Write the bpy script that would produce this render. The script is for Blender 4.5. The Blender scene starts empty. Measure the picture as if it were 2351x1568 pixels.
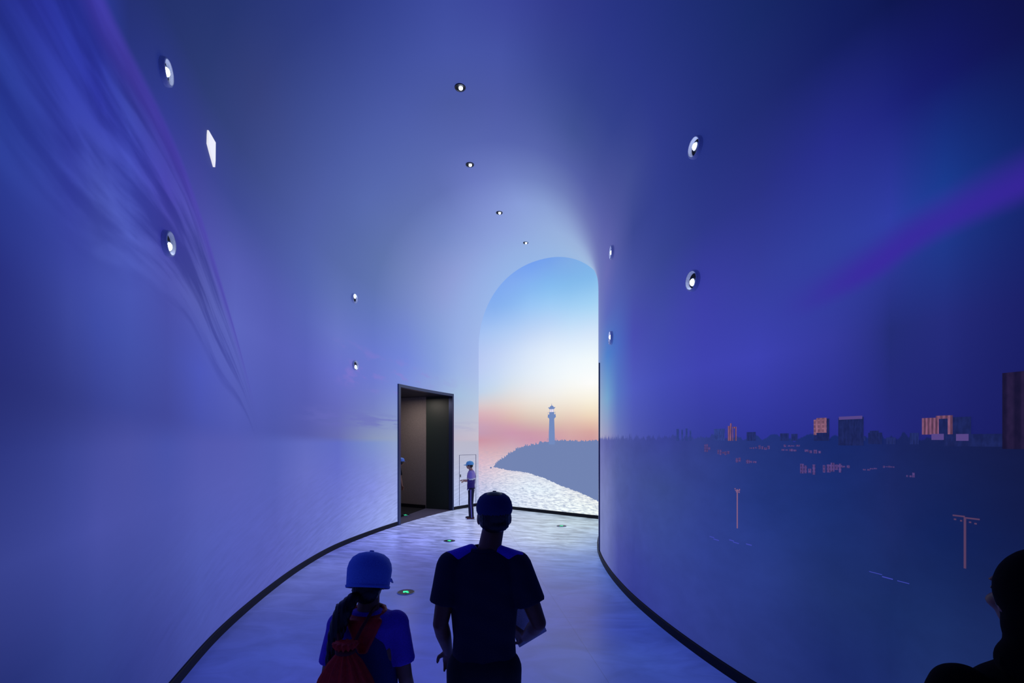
import bpy, bmesh, math, random
from mathutils import Vector, Matrix

# ------------------------------------------------------------------ camera, world, exposure
SC = bpy.context.scene
COL = SC.collection
cam_d = bpy.data.cameras.new('camera'); cam = bpy.data.objects.new('camera', cam_d); COL.objects.link(cam)
cam.location = (0, 0, 2.0); cam.rotation_euler = (math.radians(90), 0, 0)
cam_d.sensor_width = 36.0; cam_d.lens = 36.0*1110/2351; cam_d.shift_y = (1012-784)/2351
cam_d.clip_start = .05; cam_d.clip_end = 200
SC.camera = cam
world = bpy.data.worlds.new('dark_hall'); SC.world = world; world.use_nodes = True
world.node_tree.nodes['Background'].inputs[0].default_value = (.02, .03, .12, 1)
world.node_tree.nodes['Background'].inputs[1].default_value = .2
vs = SC.view_settings
vs.view_transform = 'Standard'; vs.look = 'None'; vs.exposure = 0; vs.gamma = 1; vs.use_curve_mapping = False
def area_light(name, loc, size, power, color, rot=(0, 0, 0)):
    d = bpy.data.lights.new(name, 'AREA'); d.size = size; d.energy = power; d.color = color
    o = bpy.data.objects.new(name, d); COL.objects.link(o); o.location = loc; o.rotation_euler = rot
    return o
# the warm downlight of the side passage behind the doorway
area_light('passage_lamp', (-3.10, 13.45, 3.24), .4, 14, (1.0, .88, .78))
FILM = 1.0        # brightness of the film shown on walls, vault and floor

# ------------------------------------------------------------------ shape of the hall
SPRING=4.8; RISE=2.25
SECT=[((-0.70,-1.60),(4.70,-1.60)),((-1.45,0.40),(3.40,0.20)),((-2.13,2.20),(2.44,2.40)),((-2.46,3.00),(2.20,3.05)),
((-2.76,3.99),(1.88,4.00)),((-3.01,5.01),(1.67,4.90)),((-3.20,6.30),(1.53,5.85)),((-3.30,7.60),(1.475,6.65)),
((-3.27,8.90),(1.47,7.39)),((-3.05,10.15),(1.51,8.16)),((-2.71,11.44),(1.60,8.95)),((-2.25,12.75),(1.80,9.90)),
((-1.70,13.96),(2.10,10.95)),((-1.03,14.90),(2.58,12.08))]
NS=len(SECT)-1
def cr(P,x):
    i=min(int(x),len(P)-2); t=x-i
    p1,p2=P[i],P[i+1]
    p0=P[i-1] if i>0 else tuple(2*a-b for a,b in zip(p1,p2))
    p3=P[i+2] if i+2<len(P) else tuple(2*b-a for a,b in zip(p1,p2))
    return tuple(.5*((2*b)+(-a+c)*t+(2*a-5*b+4*c-d)*t*t+(-a+3*b-3*c+d)*t**3) for a,b,c,d in zip(p0,p1,p2,p3))
LP=[s[0] for s in SECT]; RP=[s[1] for s in SECT]
def surf(x,s):
    """point of the shell: x = section number 0..13 along the hall, s = 0 (left floor line) .. 1 (right floor line)"""
    l=cr(LP,x); r=cr(RP,x)
    if s<=.28: return (l[0],l[1],s/.28*SPRING)
    if s>=.72: return (r[0],r[1],(1-s)/.28*SPRING)
    th=math.pi*(s-.28)/.44
    c,d=math.cos(th),math.sin(th); e=2/2.15
    a=.5-.5*math.copysign(abs(c)**e,c)
    return (l[0]+(r[0]-l[0])*a,l[1]+(r[1]-l[1])*a,SPRING+RISE*abs(d)**e)
def s_of_h(h,side): return .28*h/SPRING if side=='L' else 1-.28*h/SPRING

# ------------------------------------------------------------------ the colours of the film (dusk sky with a soft cast shadow painted in, sea, land), keyed along the hall
XS=[1.8, 2.2, 2.7, 3.2, 3.8, 4.5, 5.3, 6.2, 7.1, 8.1, 9.2, 10.3, 11.4, 12.2, 13.0]
SKY=[
[28,34,101, 30,38,119, 38,59,154, 26,30,133, 21,32,129, 13,27,109, 7,22,96, 5,19,88, 5,17,84, 5,15,79, 5,14,74, 5,11,67, 5,9,60, 5,7,52, 5,5,45, 5,5,38, 5,5,34, 5,5,39, 8,7,74, 13,14,79, 14,16,76],
[35,41,111, 51,63,148, 52,62,164, 35,45,154, 32,47,151, 17,32,110, 11,26,97, 8,23,92, 6,22,90, 6,21,88, 5,20,84, 5,18,78, 5,16,72, 5,14,65, 5,12,59, 5,10,54, 5,10,57, 15,20,96, 22,59,143, 33,40,117, 25,29,103],
[43,50,125, 54,68,158, 66,78,170, 37,43,156, 33,48,144, 17,32,101, 12,28,94, 10,26,93, 9,25,93, 9,25,92, 8,24,90, 7,22,85, 5,20,79, 5,19,72, 5,17,67, 5,15,63, 5,14,68, 24,31,117, 45,58,160, 31,40,111, 30,34,116],
[50,58,137, 60,74,163, 71,83,179, 55,63,172, 28,41,114, 17,32,89, 14,30,92, 12,29,94, 13,29,96, 13,29,98, 13,28,97, 12,27,93, 10,25,87, 8,24,81, 6,23,77, 7,23,77, 14,25,89, 35,41,134, 46,60,153, 49,54,151, 35,39,131],
[55,61,141, 61,70,157, 67,71,161, 61,55,161, 38,49,132, 24,40,98, 18,35,94, 16,33,97, 18,34,102, 20,35,107, 22,36,109, 21,35,107, 19,33,102, 17,32,97, 16,33,94, 19,36,97, 27,38,107, 38,46,126, 50,58,150, 58,62,173, 40,46,143],
[63,72,159, 68,79,178, 73,79,162, 69,70,161, 49,55,136, 32,48,104, 24,41,100, 21,38,103, 24,40,110, 29,44,119, 33,47,125, 32,44,123, 29,41,117, 27,40,114, 26,41,111, 29,42,114, 33,45,120, 41,51,131, 56,58,160, 59,62,171, 46,54,144],
[70,79,167, 78,87,178, 85,94,182, 77,84,170, 53,65,139, 43,57,117, 41,53,112, 34,49,115, 33,48,121, 40,55,133, 51,65,148, 49,58,144, 41,50,130, 35,47,126, 35,48,125, 40,51,129, 43,55,133, 49,62,137, 59,68,159, 62,70,174, 56,65,155],
[67,76,159, 72,81,169, 78,85,175, 73,82,166, 64,77,151, 57,72,139, 54,69,135, 52,68,137, 52,68,141, 55,71,148, 62,77,157, 62,76,156, 51,65,140, 43,58,130, 44,58,131, 58,70,138, 51,63,135, 64,74,153, 65,69,168, 72,83,182, 72,81,163],
[75,80,159, 75,81,168, 78,86,177, 77,90,173, 72,89,163, 69,85,156, 67,83,153, 65,82,153, 66,83,156, 67,83,158, 67,82,153, 69,82,157, 64,79,150, 56,73,138, 59,71,140, 69,77,146, 76,83,153, 73,87,167, 66,100,185, 79,110,186, 98,107,171],
[93,97,166, 90,95,179, 94,102,194, 96,110,190, 87,105,174, 77,96,159, 75,94,159, 77,96,164, 76,94,164, 77,94,164, 78,93,165, 78,92,165, 79,93,163, 76,89,157, 74,84,154, 82,87,157, 95,96,166, 81,93,174, 64,120,193, 109,158,196, 148,142,178],
[130,143,177, 107,118,185, 98,111,197, 93,110,196, 88,108,181, 84,105,166, 84,105,162, 85,104,164, 85,103,166, 87,103,169, 98,112,183, 103,119,186, 104,121,182, 102,117,175, 98,107,168, 97,102,166, 99,105,171, 97,111,178, 103,134,187, 138,161,189, 165,159,181],
[150,164,191, 134,152,200, 115,134,209, 104,124,209, 104,124,200, 107,126,189, 109,127,184, 108,125,184, 106,125,186, 111,128,192, 120,137,201, 129,149,208, 131,153,204, 129,148,196, 122,136,186, 118,127,179, 118,128,181, 122,135,185, 132,147,188, 148,157,187, 161,161,183],
[166,170,194, 153,166,202, 138,159,209, 125,150,213, 124,149,210, 127,149,206, 132,148,205, 133,148,205, 131,149,206, 130,150,208, 133,154,211, 138,162,211, 143,168,211, 145,169,208, 143,163,201, 140,157,196, 141,154,194, 144,156,193, 151,160,192, 158,164,190, 166,166,186],
[186,175,191, 172,181,202, 156,183,214, 148,172,220, 143,166,220, 141,164,218, 141,164,217, 141,164,217, 140,164,217, 139,165,216, 140,167,215, 143,170,214, 146,173,211, 149,174,208, 149,172,205, 150,169,202, 152,168,200, 155,168,198, 160,169,195, 166,171,192, 171,172,189],
[193,183,195, 183,188,204, 170,190,216, 163,182,223, 157,177,224, 152,175,223, 149,175,223, 147,175,223, 145,175,222, 145,175,220, 145,175,218, 147,176,215, 150,177,213, 152,178,210, 154,177,207, 156,176,205, 160,176,203, 164,176,201, 168,177,198, 172,177,195, 176,177,191]]
SEA=[
[24,37,102, 25,37,103, 28,39,105, 50,60,135, 36,45,119],
[27,40,107, 28,42,110, 42,55,128, 58,68,149, 51,61,140],
[31,43,112, 33,47,117, 49,62,138, 66,74,157, 60,68,149],
[36,47,119, 41,52,126, 55,66,144, 67,75,157, 67,74,156],
[47,57,133, 53,62,140, 64,74,154, 68,77,161, 64,75,161],
[60,70,151, 66,77,160, 73,84,169, 76,84,169, 74,80,166],
[70,79,163, 74,83,170, 78,87,175, 80,87,173, 77,83,169],
[79,86,171, 80,87,173, 80,88,174, 78,88,174, 76,87,173],
[89,98,181, 89,98,182, 91,99,184, 94,102,186, 88,98,183],
[103,114,194, 100,110,193, 97,106,193, 91,100,191, 86,98,187],
[135,149,219, 131,143,218, 123,133,213, 117,131,203, 115,136,193],
[155,171,227, 154,168,225, 151,163,218, 148,163,209, 147,165,199],
[163,177,223, 164,176,218, 166,176,212, 167,175,205, 166,174,199],
[165,179,224, 169,180,217, 173,179,209, 177,179,199, 178,177,193],
[169,180,218, 172,180,214, 175,180,207, 177,179,200, 178,178,195]]
LAND=[
[24,38,88, 23,37,85, 17,30,72, 10,17,51, 9,11,38],
[25,41,96, 27,46,101, 21,41,91, 10,29,80, 18,28,74],
[24,40,98, 21,38,95, 18,38,88, 21,36,91, 20,32,87],
[25,40,101, 21,37,96, 25,44,99, 21,42,103, 17,36,98],
[33,47,112, 35,50,118, 37,55,126, 30,51,121, 30,47,112],
[41,53,127, 43,57,132, 43,60,136, 43,59,131, 43,56,125],
[45,55,135, 47,60,139, 51,68,141, 52,69,133, 50,59,138],
[46,53,138, 49,58,140, 57,70,142, 60,74,141, 60,70,143],
[59,65,146, 64,71,148, 73,84,151, 74,87,149, 71,81,148],
[90,98,165, 102,111,172, 107,116,171, 100,108,164, 82,87,155],
[106,114,174, 113,121,177, 114,122,176, 108,113,171, 97,101,164],
[108,115,175, 110,117,175, 110,116,174, 107,112,172, 103,107,168],
[107,113,174, 108,114,174, 108,113,173, 106,111,171, 104,108,169],
[106,112,173, 107,112,172, 107,111,172, 106,110,171, 104,108,169],
[105,110,172, 106,110,171, 105,110,171, 105,109,170, 104,107,168]]
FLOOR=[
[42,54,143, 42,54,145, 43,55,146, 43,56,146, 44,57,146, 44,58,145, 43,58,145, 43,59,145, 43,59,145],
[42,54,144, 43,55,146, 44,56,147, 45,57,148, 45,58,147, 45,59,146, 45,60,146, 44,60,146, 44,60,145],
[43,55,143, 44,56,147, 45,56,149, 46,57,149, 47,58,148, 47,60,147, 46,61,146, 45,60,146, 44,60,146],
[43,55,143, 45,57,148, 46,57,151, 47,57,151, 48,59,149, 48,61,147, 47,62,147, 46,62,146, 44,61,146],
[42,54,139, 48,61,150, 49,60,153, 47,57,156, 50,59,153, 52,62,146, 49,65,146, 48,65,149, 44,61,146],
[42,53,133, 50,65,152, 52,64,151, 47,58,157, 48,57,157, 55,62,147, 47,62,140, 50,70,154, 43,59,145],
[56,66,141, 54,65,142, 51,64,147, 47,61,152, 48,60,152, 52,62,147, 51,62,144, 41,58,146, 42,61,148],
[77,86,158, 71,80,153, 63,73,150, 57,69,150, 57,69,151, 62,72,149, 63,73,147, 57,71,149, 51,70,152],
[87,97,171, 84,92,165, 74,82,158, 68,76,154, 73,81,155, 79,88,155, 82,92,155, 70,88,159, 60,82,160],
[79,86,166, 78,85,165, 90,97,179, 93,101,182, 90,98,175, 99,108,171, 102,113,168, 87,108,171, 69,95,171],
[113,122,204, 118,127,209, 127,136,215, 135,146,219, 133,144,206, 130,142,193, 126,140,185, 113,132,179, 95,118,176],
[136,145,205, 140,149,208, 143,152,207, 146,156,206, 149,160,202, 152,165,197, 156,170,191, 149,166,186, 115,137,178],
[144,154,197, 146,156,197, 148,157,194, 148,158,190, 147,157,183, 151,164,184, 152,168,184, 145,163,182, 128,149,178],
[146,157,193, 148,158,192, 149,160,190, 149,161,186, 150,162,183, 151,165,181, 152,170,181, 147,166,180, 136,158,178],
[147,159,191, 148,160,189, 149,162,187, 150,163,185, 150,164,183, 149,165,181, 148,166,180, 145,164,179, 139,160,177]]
END_SKY=[
[197,139,153, 188,146,169, 193,152,174, 204,158,171, 210,173,179, 209,191,194, 198,199,210, 184,202,225, 182,202,231, 181,200,233, 181,198,234, 180,196,234, 177,194,233, 173,192,233, 168,190,233, 162,188,233, 155,184,233, 147,179,232, 139,174,231, 132,169,230, 126,165,229, 122,162,229, 119,159,229, 116,156,229, 113,154,228],
[198,147,160, 195,147,164, 200,154,168, 209,166,171, 216,182,180, 216,198,194, 209,207,210, 200,212,224, 196,212,232, 194,211,236, 192,209,237, 190,207,238, 187,204,237, 182,201,237, 175,198,236, 168,195,236, 159,190,235, 148,183,234, 137,176,232, 128,170,230, 123,166,230, 120,163,230, 118,160,230, 115,157,229, 112,154,229],
[198,151,167, 199,145,166, 206,158,166, 214,179,168, 222,196,183, 225,210,199, 222,217,213, 218,221,224, 213,223,232, 210,222,237, 207,221,240, 203,218,240, 199,215,240, 192,211,240, 184,206,239, 175,201,238, 164,195,237, 153,189,236, 142,183,234, 132,177,233, 127,172,232, 124,168,232, 121,163,231, 116,158,230, 111,154,230],
[198,145,165, 200,149,162, 207,171,166, 217,193,177, 226,210,193, 231,221,209, 231,228,223, 229,231,233, 226,233,238, 223,233,242, 220,231,243, 217,229,243, 212,226,243, 204,220,242, 194,213,240, 183,207,239, 172,202,239, 160,197,238, 149,193,238, 139,187,236, 130,180,234, 124,174,233, 120,166,232, 113,158,231, 106,151,230],
[201,148,163, 204,156,161, 211,180,167, 222,202,181, 231,217,199, 236,228,215, 237,235,229, 237,239,238, 235,241,243, 233,241,245, 230,239,246, 226,236,246, 220,232,245, 211,226,243, 200,219,242, 187,212,241, 175,206,240, 162,202,239, 150,197,238, 138,190,235, 128,183,233, 121,175,230, 117,167,228, 113,159,226, 108,153,226],
[205,157,158, 210,165,158, 219,183,167, 228,203,182, 236,220,199, 241,232,215, 244,241,229, 245,245,239, 243,247,245, 240,246,247, 236,244,247, 229,240,247, 221,234,246, 211,228,245, 199,222,243, 186,216,242, 172,209,240, 158,203,238, 145,195,235, 133,187,232, 124,180,228, 120,173,226, 119,168,223, 119,164,221, 115,159,221],
[203,148,147, 211,161,149, 225,187,163, 236,212,181, 242,228,200, 247,239,218, 249,245,232, 251,250,245, 247,249,247, 243,248,247, 239,246,246, 231,241,246, 222,235,245, 212,228,244, 199,222,243, 185,216,241, 170,211,239, 156,204,237, 145,196,234, 133,187,230, 123,179,227, 120,174,224, 119,171,223, 118,167,222, 117,164,222],
[215,175,165, 219,181,167, 226,195,175, 233,210,187, 239,222,200, 242,232,213, 244,238,225, 244,242,233, 242,243,238, 238,243,241, 233,240,242, 226,237,242, 217,232,242, 208,227,241, 197,221,240, 185,216,239, 173,210,237, 161,204,235, 151,197,232, 142,191,230, 134,185,228, 129,180,226, 126,175,224, 123,172,223, 121,169,223]]
END_SEA=[
[189,196,229, 188,192,225, 197,191,216, 208,188,205, 216,179,192, 206,166,175, 198,140,153],
[196,207,235, 196,205,233, 207,208,226, 217,204,215, 217,189,197, 208,170,176, 199,148,160],
[210,221,240, 213,223,239, 220,226,237, 222,219,226, 215,197,204, 204,174,182, 199,153,168],
[222,230,241, 225,232,241, 225,236,244, 221,225,233, 213,198,208, 205,169,184, 199,147,167],
[230,238,243, 231,238,241, 228,238,243, 221,224,230, 213,195,205, 206,167,181, 201,149,164],
[236,246,245, 235,243,242, 229,232,233, 222,214,217, 214,191,196, 207,168,174, 205,157,159],
[237,247,243, 236,242,237, 230,228,225, 223,210,208, 216,189,189, 209,168,169, 203,150,149],
[235,241,236, 234,235,229, 230,223,218, 224,209,205, 219,194,189, 215,180,175, 214,174,165]]

EDGE = [-0.00513, 0.04502, -0.13663, 0.41033]
# ------------------------------------------------------------------ materials
def lin(c):
    if isinstance(c, str): c = [int(c[i:i+2], 16) for i in (0, 2, 4)]
    o = []
    for v in c:
        v /= 255.0
        o.append(v/12.92 if v <= .04045 else ((v+.055)/1.055)**2.4)
    return (o[0], o[1], o[2], 1)
class NT:
    def __init__(s, name):
        s.m = bpy.data.materials.new(name); s.m.use_nodes = True; s.t = s.m.node_tree
        s.b = s.t.nodes['Principled BSDF']
    def n(s, kind, **kw):
        o = s.t.nodes.new(kind)
        for k, v in kw.items(): setattr(o, k, v)
        return o
    def put(s, a, sock):
        if hasattr(a, 'is_output') or isinstance(a, bpy.types.NodeSocket): s.t.links.new(a, sock)
        else: sock.default_value = a
    def math(s, op, a, b=0.0, clamp=False):
        o = s.n('ShaderNodeMath', operation=op, use_clamp=clamp); s.put(a, o.inputs[0]); s.put(b, o.inputs[1]); return o.outputs[0]
    def rng(s, v, a, b, c=0.0, d=1.0, smooth=False):
        o = s.n('ShaderNodeMapRange', interpolation_type='SMOOTHSTEP' if smooth else 'LINEAR')
        s.put(v, o.inputs[0]); s.put(a, o.inputs[1]); s.put(b, o.inputs[2]); s.put(c, o.inputs[3]); s.put(d, o.inputs[4]); return o.outputs[0]
    def mix(s, f, a, b, mode='MIX'):
        o = s.n('ShaderNodeMix', data_type='RGBA', blend_type=mode)
        s.put(f, o.inputs[0]); s.put(a, o.inputs[6]); s.put(b, o.inputs[7]); return o.outputs[2]
    def ramp(s, v, cols, pos=None):
        o = s.n('ShaderNodeValToRGB'); e = o.color_ramp.elements; n = len(cols)
        pos = pos or [k/(n-1) for k in range(n)]
        while len(e) < n: e.new(1.0)
        for k in range(n): e[k].position = pos[k]
        for k in range(n): e[k].color = lin(cols[k])
        s.put(v, o.inputs[0]); return o.outputs[0]
    def field(s, table, keys, x, v):
        rows = [[r[i:i+3] for i in range(0, len(r), 3)] for r in table]
        c = s.ramp(v, rows[0])
        for k in range(1, len(rows)):
            c = s.mix(s.rng(x, keys[k-1], keys[k]), c, s.ramp(v, rows[k]))
        return c
    def noise(s, vec, scale, detail=3, rough=.5, dist=0.0):
        o = s.n('ShaderNodeTexNoise'); s.put(vec, o.inputs['Vector']); o.inputs['Scale'].default_value = scale
        o.inputs['Detail'].default_value = detail; o.inputs['Roughness'].default_value = rough; o.inputs['Distortion'].default_value = dist
        return o.outputs[0]
    def uv(s):
        o = s.n('ShaderNodeUVMap'); o.uv_map = 'film'; q = s.n('ShaderNodeSeparateXYZ'); s.t.links.new(o.outputs[0], q.inputs[0])
        return q.outputs[0], q.outputs[1]
    def obj(s):
        o = s.n('ShaderNodeTexCoord'); q = s.n('ShaderNodeSeparateXYZ'); s.t.links.new(o.outputs['Object'], q.inputs[0])
        return o.outputs['Object'], q.outputs[0], q.outputs[1], q.outputs[2]
    def vec(s, x, y, z=0.0):
        o = s.n('ShaderNodeCombineXYZ'); s.put(x, o.inputs[0]); s.put(y, o.inputs[1]); s.put(z, o.inputs[2]); return o.outputs[0]
    def screen(s, c, base=(.10, .10, .10, 1), rough=.75, spec=.15):
        """projected film light, put into the emission colour of the surface"""
        s.put(c, s.b.inputs['Emission Color']); s.b.inputs['Emission Strength'].default_value = FILM
        s.b.inputs['Base Color'].default_value = base; s.b.inputs['Roughness'].default_value = rough
        s.b.inputs['Specular IOR Level'].default_value = spec
        return s.m
def scaled(n, c, k):
    o = n.n('ShaderNodeVectorMath', operation='SCALE'); n.put(c, o.inputs[0]); n.put(k, o.inputs['Scale']); return o.outputs[0]

def sky_of(n, x, s):
    c = n.field(SKY, [v/NS for v in XS], x, n.rng(s, .1167, .8833))
    X = n.math('MULTIPLY', x, float(NS))
    # long streaks of cloud fanning across the left wall towards the sea horizon
    # upper edge of the cloud, falling towards the horizon as it recedes
    X2 = n.math('MULTIPLY', X, X); X3 = n.math('MULTIPLY', X2, X)
    edge = n.math('ADD', n.math('ADD', EDGE[3], n.math('MULTIPLY', X, EDGE[2])), n.math('ADD', n.math('MULTIPLY', X2, EDGE[1]), n.math('MULTIPLY', X3, EDGE[0])))
    d = n.math('SUBTRACT', edge, s)                       # distance below the upper edge of the cloud
    wid = n.math('ADD', n.rng(X, 1.9, 4.7, .092, .060), n.rng(X, 4.7, 5.9, 0, -.042, True))
    q = n.math('DIVIDE', d, wid)
    on = n.math('MULTIPLY', n.rng(q, -.02, .08, 0, 1, True), n.rng(q, .85, 1.25, 1, 0, True))
    on = n.math('MULTIPLY', on, n.rng(X, 5.3, 6.0, 1, 0, True))
    on = n.math('MULTIPLY', on, n.rng(s, .5, .52, 1, 0))
    st = n.noise(n.vec(n.math('MULTIPLY', X, .30), n.math('MULTIPLY', q, 2.6)), 2.0, 2.5, .5, .15)
    st2 = n.noise(n.vec(n.math('MULTIPLY', X, 1.3), n.math('MULTIPLY', q, 8.0), 4.0), 1.6, 4, .6, .3)
    st = n.math('ADD', n.math('MULTIPLY', st, .78), n.math('MULTIPLY', st2, n.rng(X, 2.5, 5.5, .16, .34)))
    k = n.rng(st, .38, .62, .52, n.rng(X, 4.2, 5.3, 1.28, .98), True)
    c = n.mix(on, c, n.mix(1.0, c, n.vec(k, k, n.rng(k, .52, 1.30, .70, 1.14)), 'MULTIPLY'))
    rim = n.math('MULTIPLY', n.rng(q, -.06, .04, 0, 1, True), n.rng(q, .04, .30, 1, 0, True))
    rim = n.math('MULTIPLY', rim, n.rng(X, 5.0, 5.9, .45, 0, True)); rim = n.math('MULTIPLY', rim, n.rng(s, .5, .52, 1, 0))
    c = n.mix(rim, c, lin('4a34ac'))
    # the violet band of cloud on the right wall
    b = n.rng(X, 1.9, 3.4, .8105, .8262); db = n.math('SUBTRACT', s, b)
    on2 = n.math('MULTIPLY', n.rng(db, -.013, 0, 0, 1, True), n.rng(db, 0, .008, 1, 0, True))
    on2 = n.math('MULTIPLY', on2, n.rng(X, 2.9, 3.7, .75, 0, True))
    c = n.mix(on2, c, lin('3a1f9c'))
    # faint low cloud bank over the sea, near the doorway
    cb = n.noise(n.vec(n.math('MULTIPLY', X, .8), n.math('MULTIPLY', s, 120.0)), 1.6, 5, .6)
    m3 = n.math('MULTIPLY', n.rng(s, .130, .138, 0, 1, True), n.rng(s, .143, .155, 1, 0, True))
    m3 = n.math('MULTIPLY', m3, n.math('MULTIPLY', n.rng(X, 6.5, 8.0, 0, 1, True), n.rng(X, 10.5, 12.0, 1, .2)))
    m3 = n.math('MULTIPLY', m3, n.rng(cb, .42, .58, 0, .55, True))
    c = n.mix(m3, c, lin('5f60b4'))
    cp = n.noise(n.vec(n.math('MULTIPLY', X, 1.0), n.math('MULTIPLY', s, 40.0)), 1.7, 4, .6)
    m4 = n.math('MULTIPLY', n.rng(s, .17, .19, 0, 1, True), n.rng(s, .21, .24, 1, 0, True))
    m4 = n.math('MULTIPLY', m4, n.math('MULTIPLY', n.rng(X, 7.5, 8.8, 0, 1, True), n.rng(X, 10.5, 12.5, 1, 0)))
    m4 = n.math('MULTIPLY', m4, n.rng(cp, .5, .68, 0, .38, True))
    c = n.mix(m4, c, lin('8f70c8'))
    return c

def mat_left():
    n = NT('film_sky_and_sea_left'); x, s = n.uv()
    X = n.math('MULTIPLY', x, float(NS))
    sky = sky_of(n, x, s)
    sea = n.field(SEA, [v/NS for v in XS], x, n.rng(s, 0, .1167))
    diag = n.vec(n.math('MULTIPLY', X, 3.0), n.math('ADD', n.math('MULTIPLY', s, 330.0), n.math('MULTIPLY', X, -5.0)))
    rp = n.noise(diag, 1.0, 4, .6, .3)
    amp = n.math('MULTIPLY', n.rng(X, 2, 11, .04, .42), n.rng(s, .03, .105, 1, 0))
    k = n.math('ADD', 1.0, n.math('MULTIPLY', n.math('SUBTRACT', rp, .5), n.math('MULTIPLY', amp, 2.2)))
    sea = scaled(n, sea, k)
    hz = n.rng(s, n.rng(X, 3, 9, .112, .1135), n.rng(X, 3, 9, .132, .1205), 0, 1, True)
    return n.screen(n.mix(hz, sea, sky))
def mat_ceiling():
    n = NT('film_sky_vault'); x, s = n.uv()
    return n.screen(sky_of(n, x, s))
def mat_right():
    n = NT('film_sky_and_city_right'); x, s = n.uv()
    X = n.math('MULTIPLY', x, float(NS))
    sky = sky_of(n, x, s)
    land = n.field(LAND, [v/NS for v in XS], x, n.math('SUBTRACT', 1.0, n.rng(s, .8833, 1.0)))
    land = n.field(LAND, [v/NS for v in XS], x, n.rng(s, 1.0, .8833))
    bl = n.noise(n.vec(n.math('MULTIPLY', X, 2.0), n.math('MULTIPLY', s, 60.0)), 1.0, 5, .65)
    land = scaled(n, land, n.rng(bl, .3, .7, .90, 1.08))
    # irregular treetop and roof line
    n1 = n.noise(n.vec(n.math('MULTIPLY', X, 7.0), 3.0), 1.0, 2, .5)
    n2 = n.noise(n.vec(n.math('MULTIPLY', X, 34.0), 9.0), 1.0, 1, .5)
    h = n.math('ADD', n.rng(n1, .3, .7, -.0018, .0024), n.math('MULTIPLY', n.rng(n2, .45, .75, 0, .0045), n.rng(X, 4.2, 6.5, .12, 1)))
    line = n.math('SUBTRACT', .8822, h)
    line = n.math('SUBTRACT', line, n.rng(X, 2.0, 5.0, -.0005, .0005))
    hz = n.rng(n.math('SUBTRACT', s, line), -.0003, .0005, 0, 1, True)
    return n.screen(n.mix(hz, sky, land))
def mat_end():
    n = NT('film_sunset_end'); x, z = n.uv()        # x = metres along, z = height
    ks = [k/7*4.5809 for k in range(8)]
    sky = n.field(END_SKY, ks, x, n.rng(z, 2.02, 7.05))
    sea = n.field(END_SEA, ks, x, n.rng(z, 0, 1.98))
    w1 = n.noise(n.vec(n.math('MULTIPLY', x, 5.0), n.math('MULTIPLY', z, 26.0)), 1.0, 5, .7, .4)
    w2 = n.noise(n.vec(n.math('MULTIPLY', x, 9.0), n.math('MULTIPLY', z, 60.0)), 1.0, 3, .6, .2)
    w = n.math('ADD', n.math('MULTIPLY', w1, .65), n.math('MULTIPLY', w2, .35))
    amp = n.rng(z, .4, 1.9, 1.0, .05)
    k = n.math('ADD', 1.0, n.math('MULTIPLY', n.rng(w, .36, .62, -.30, .22), amp))
    sea = n.mix(n.math('MULTIPLY', amp, n.rng(w, .38, .52, .75, 0)), sea, lin('a3b4dc'))
    sea = scaled(n, sea, k)
    return n.screen(n.mix(n.rng(z, 1.97, 2.03, 0, 1, True), sea, sky))
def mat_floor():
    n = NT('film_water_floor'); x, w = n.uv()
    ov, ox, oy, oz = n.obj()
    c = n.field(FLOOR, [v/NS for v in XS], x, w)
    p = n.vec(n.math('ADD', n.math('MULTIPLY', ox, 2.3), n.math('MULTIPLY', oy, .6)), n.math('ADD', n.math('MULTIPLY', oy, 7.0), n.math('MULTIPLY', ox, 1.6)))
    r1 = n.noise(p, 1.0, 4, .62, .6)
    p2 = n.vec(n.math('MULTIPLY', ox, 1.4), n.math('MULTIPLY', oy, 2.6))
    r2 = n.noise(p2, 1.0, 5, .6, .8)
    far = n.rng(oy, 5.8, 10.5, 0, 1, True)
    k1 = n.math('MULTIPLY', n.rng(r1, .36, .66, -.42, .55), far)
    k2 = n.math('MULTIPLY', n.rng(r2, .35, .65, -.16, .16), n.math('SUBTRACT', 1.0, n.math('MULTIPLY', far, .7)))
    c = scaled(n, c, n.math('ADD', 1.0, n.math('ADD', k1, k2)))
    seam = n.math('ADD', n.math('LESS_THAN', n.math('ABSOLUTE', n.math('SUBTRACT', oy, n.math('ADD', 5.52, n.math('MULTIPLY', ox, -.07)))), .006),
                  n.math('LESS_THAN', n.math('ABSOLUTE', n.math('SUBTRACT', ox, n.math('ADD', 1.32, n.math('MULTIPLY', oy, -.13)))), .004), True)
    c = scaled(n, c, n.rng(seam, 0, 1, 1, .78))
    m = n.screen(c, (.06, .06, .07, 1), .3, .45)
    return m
def mat(name, col, rough=.5, metal=0.0, emit=None, strength=1.0, spec=.5, bump=0.0, bscale=200.0, vary=.12):
    n = NT(name); col = lin(col) if not (isinstance(col, tuple) and len(col) == 4) else col
    ov, ox, oy, oz = n.obj()
    t = n.noise(ov, bscale, 3)
    n.put(n.mix(n.rng(t, .35, .65), tuple(v*(1-vary) for v in col[:3])+(1,), tuple(min(1, v*(1+vary)) for v in col[:3])+(1,)), n.b.inputs['Base Color'])
    n.b.inputs['Roughness'].default_value = rough; n.b.inputs['Metallic'].default_value = metal
    n.b.inputs['Specular IOR Level'].default_value = spec
    if emit:
        n.b.inputs['Emission Color'].default_value = lin(emit); n.b.inputs['Emission Strength'].default_value = strength
    if bump:
        bn = n.n('ShaderNodeBump'); bn.inputs['Strength'].default_value = bump; bn.inputs['Distance'].default_value = .01
        n.t.links.new(t, bn.inputs['Height']); n.t.links.new(bn.outputs[0], n.b.inputs['Normal'])
    return n.m
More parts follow.
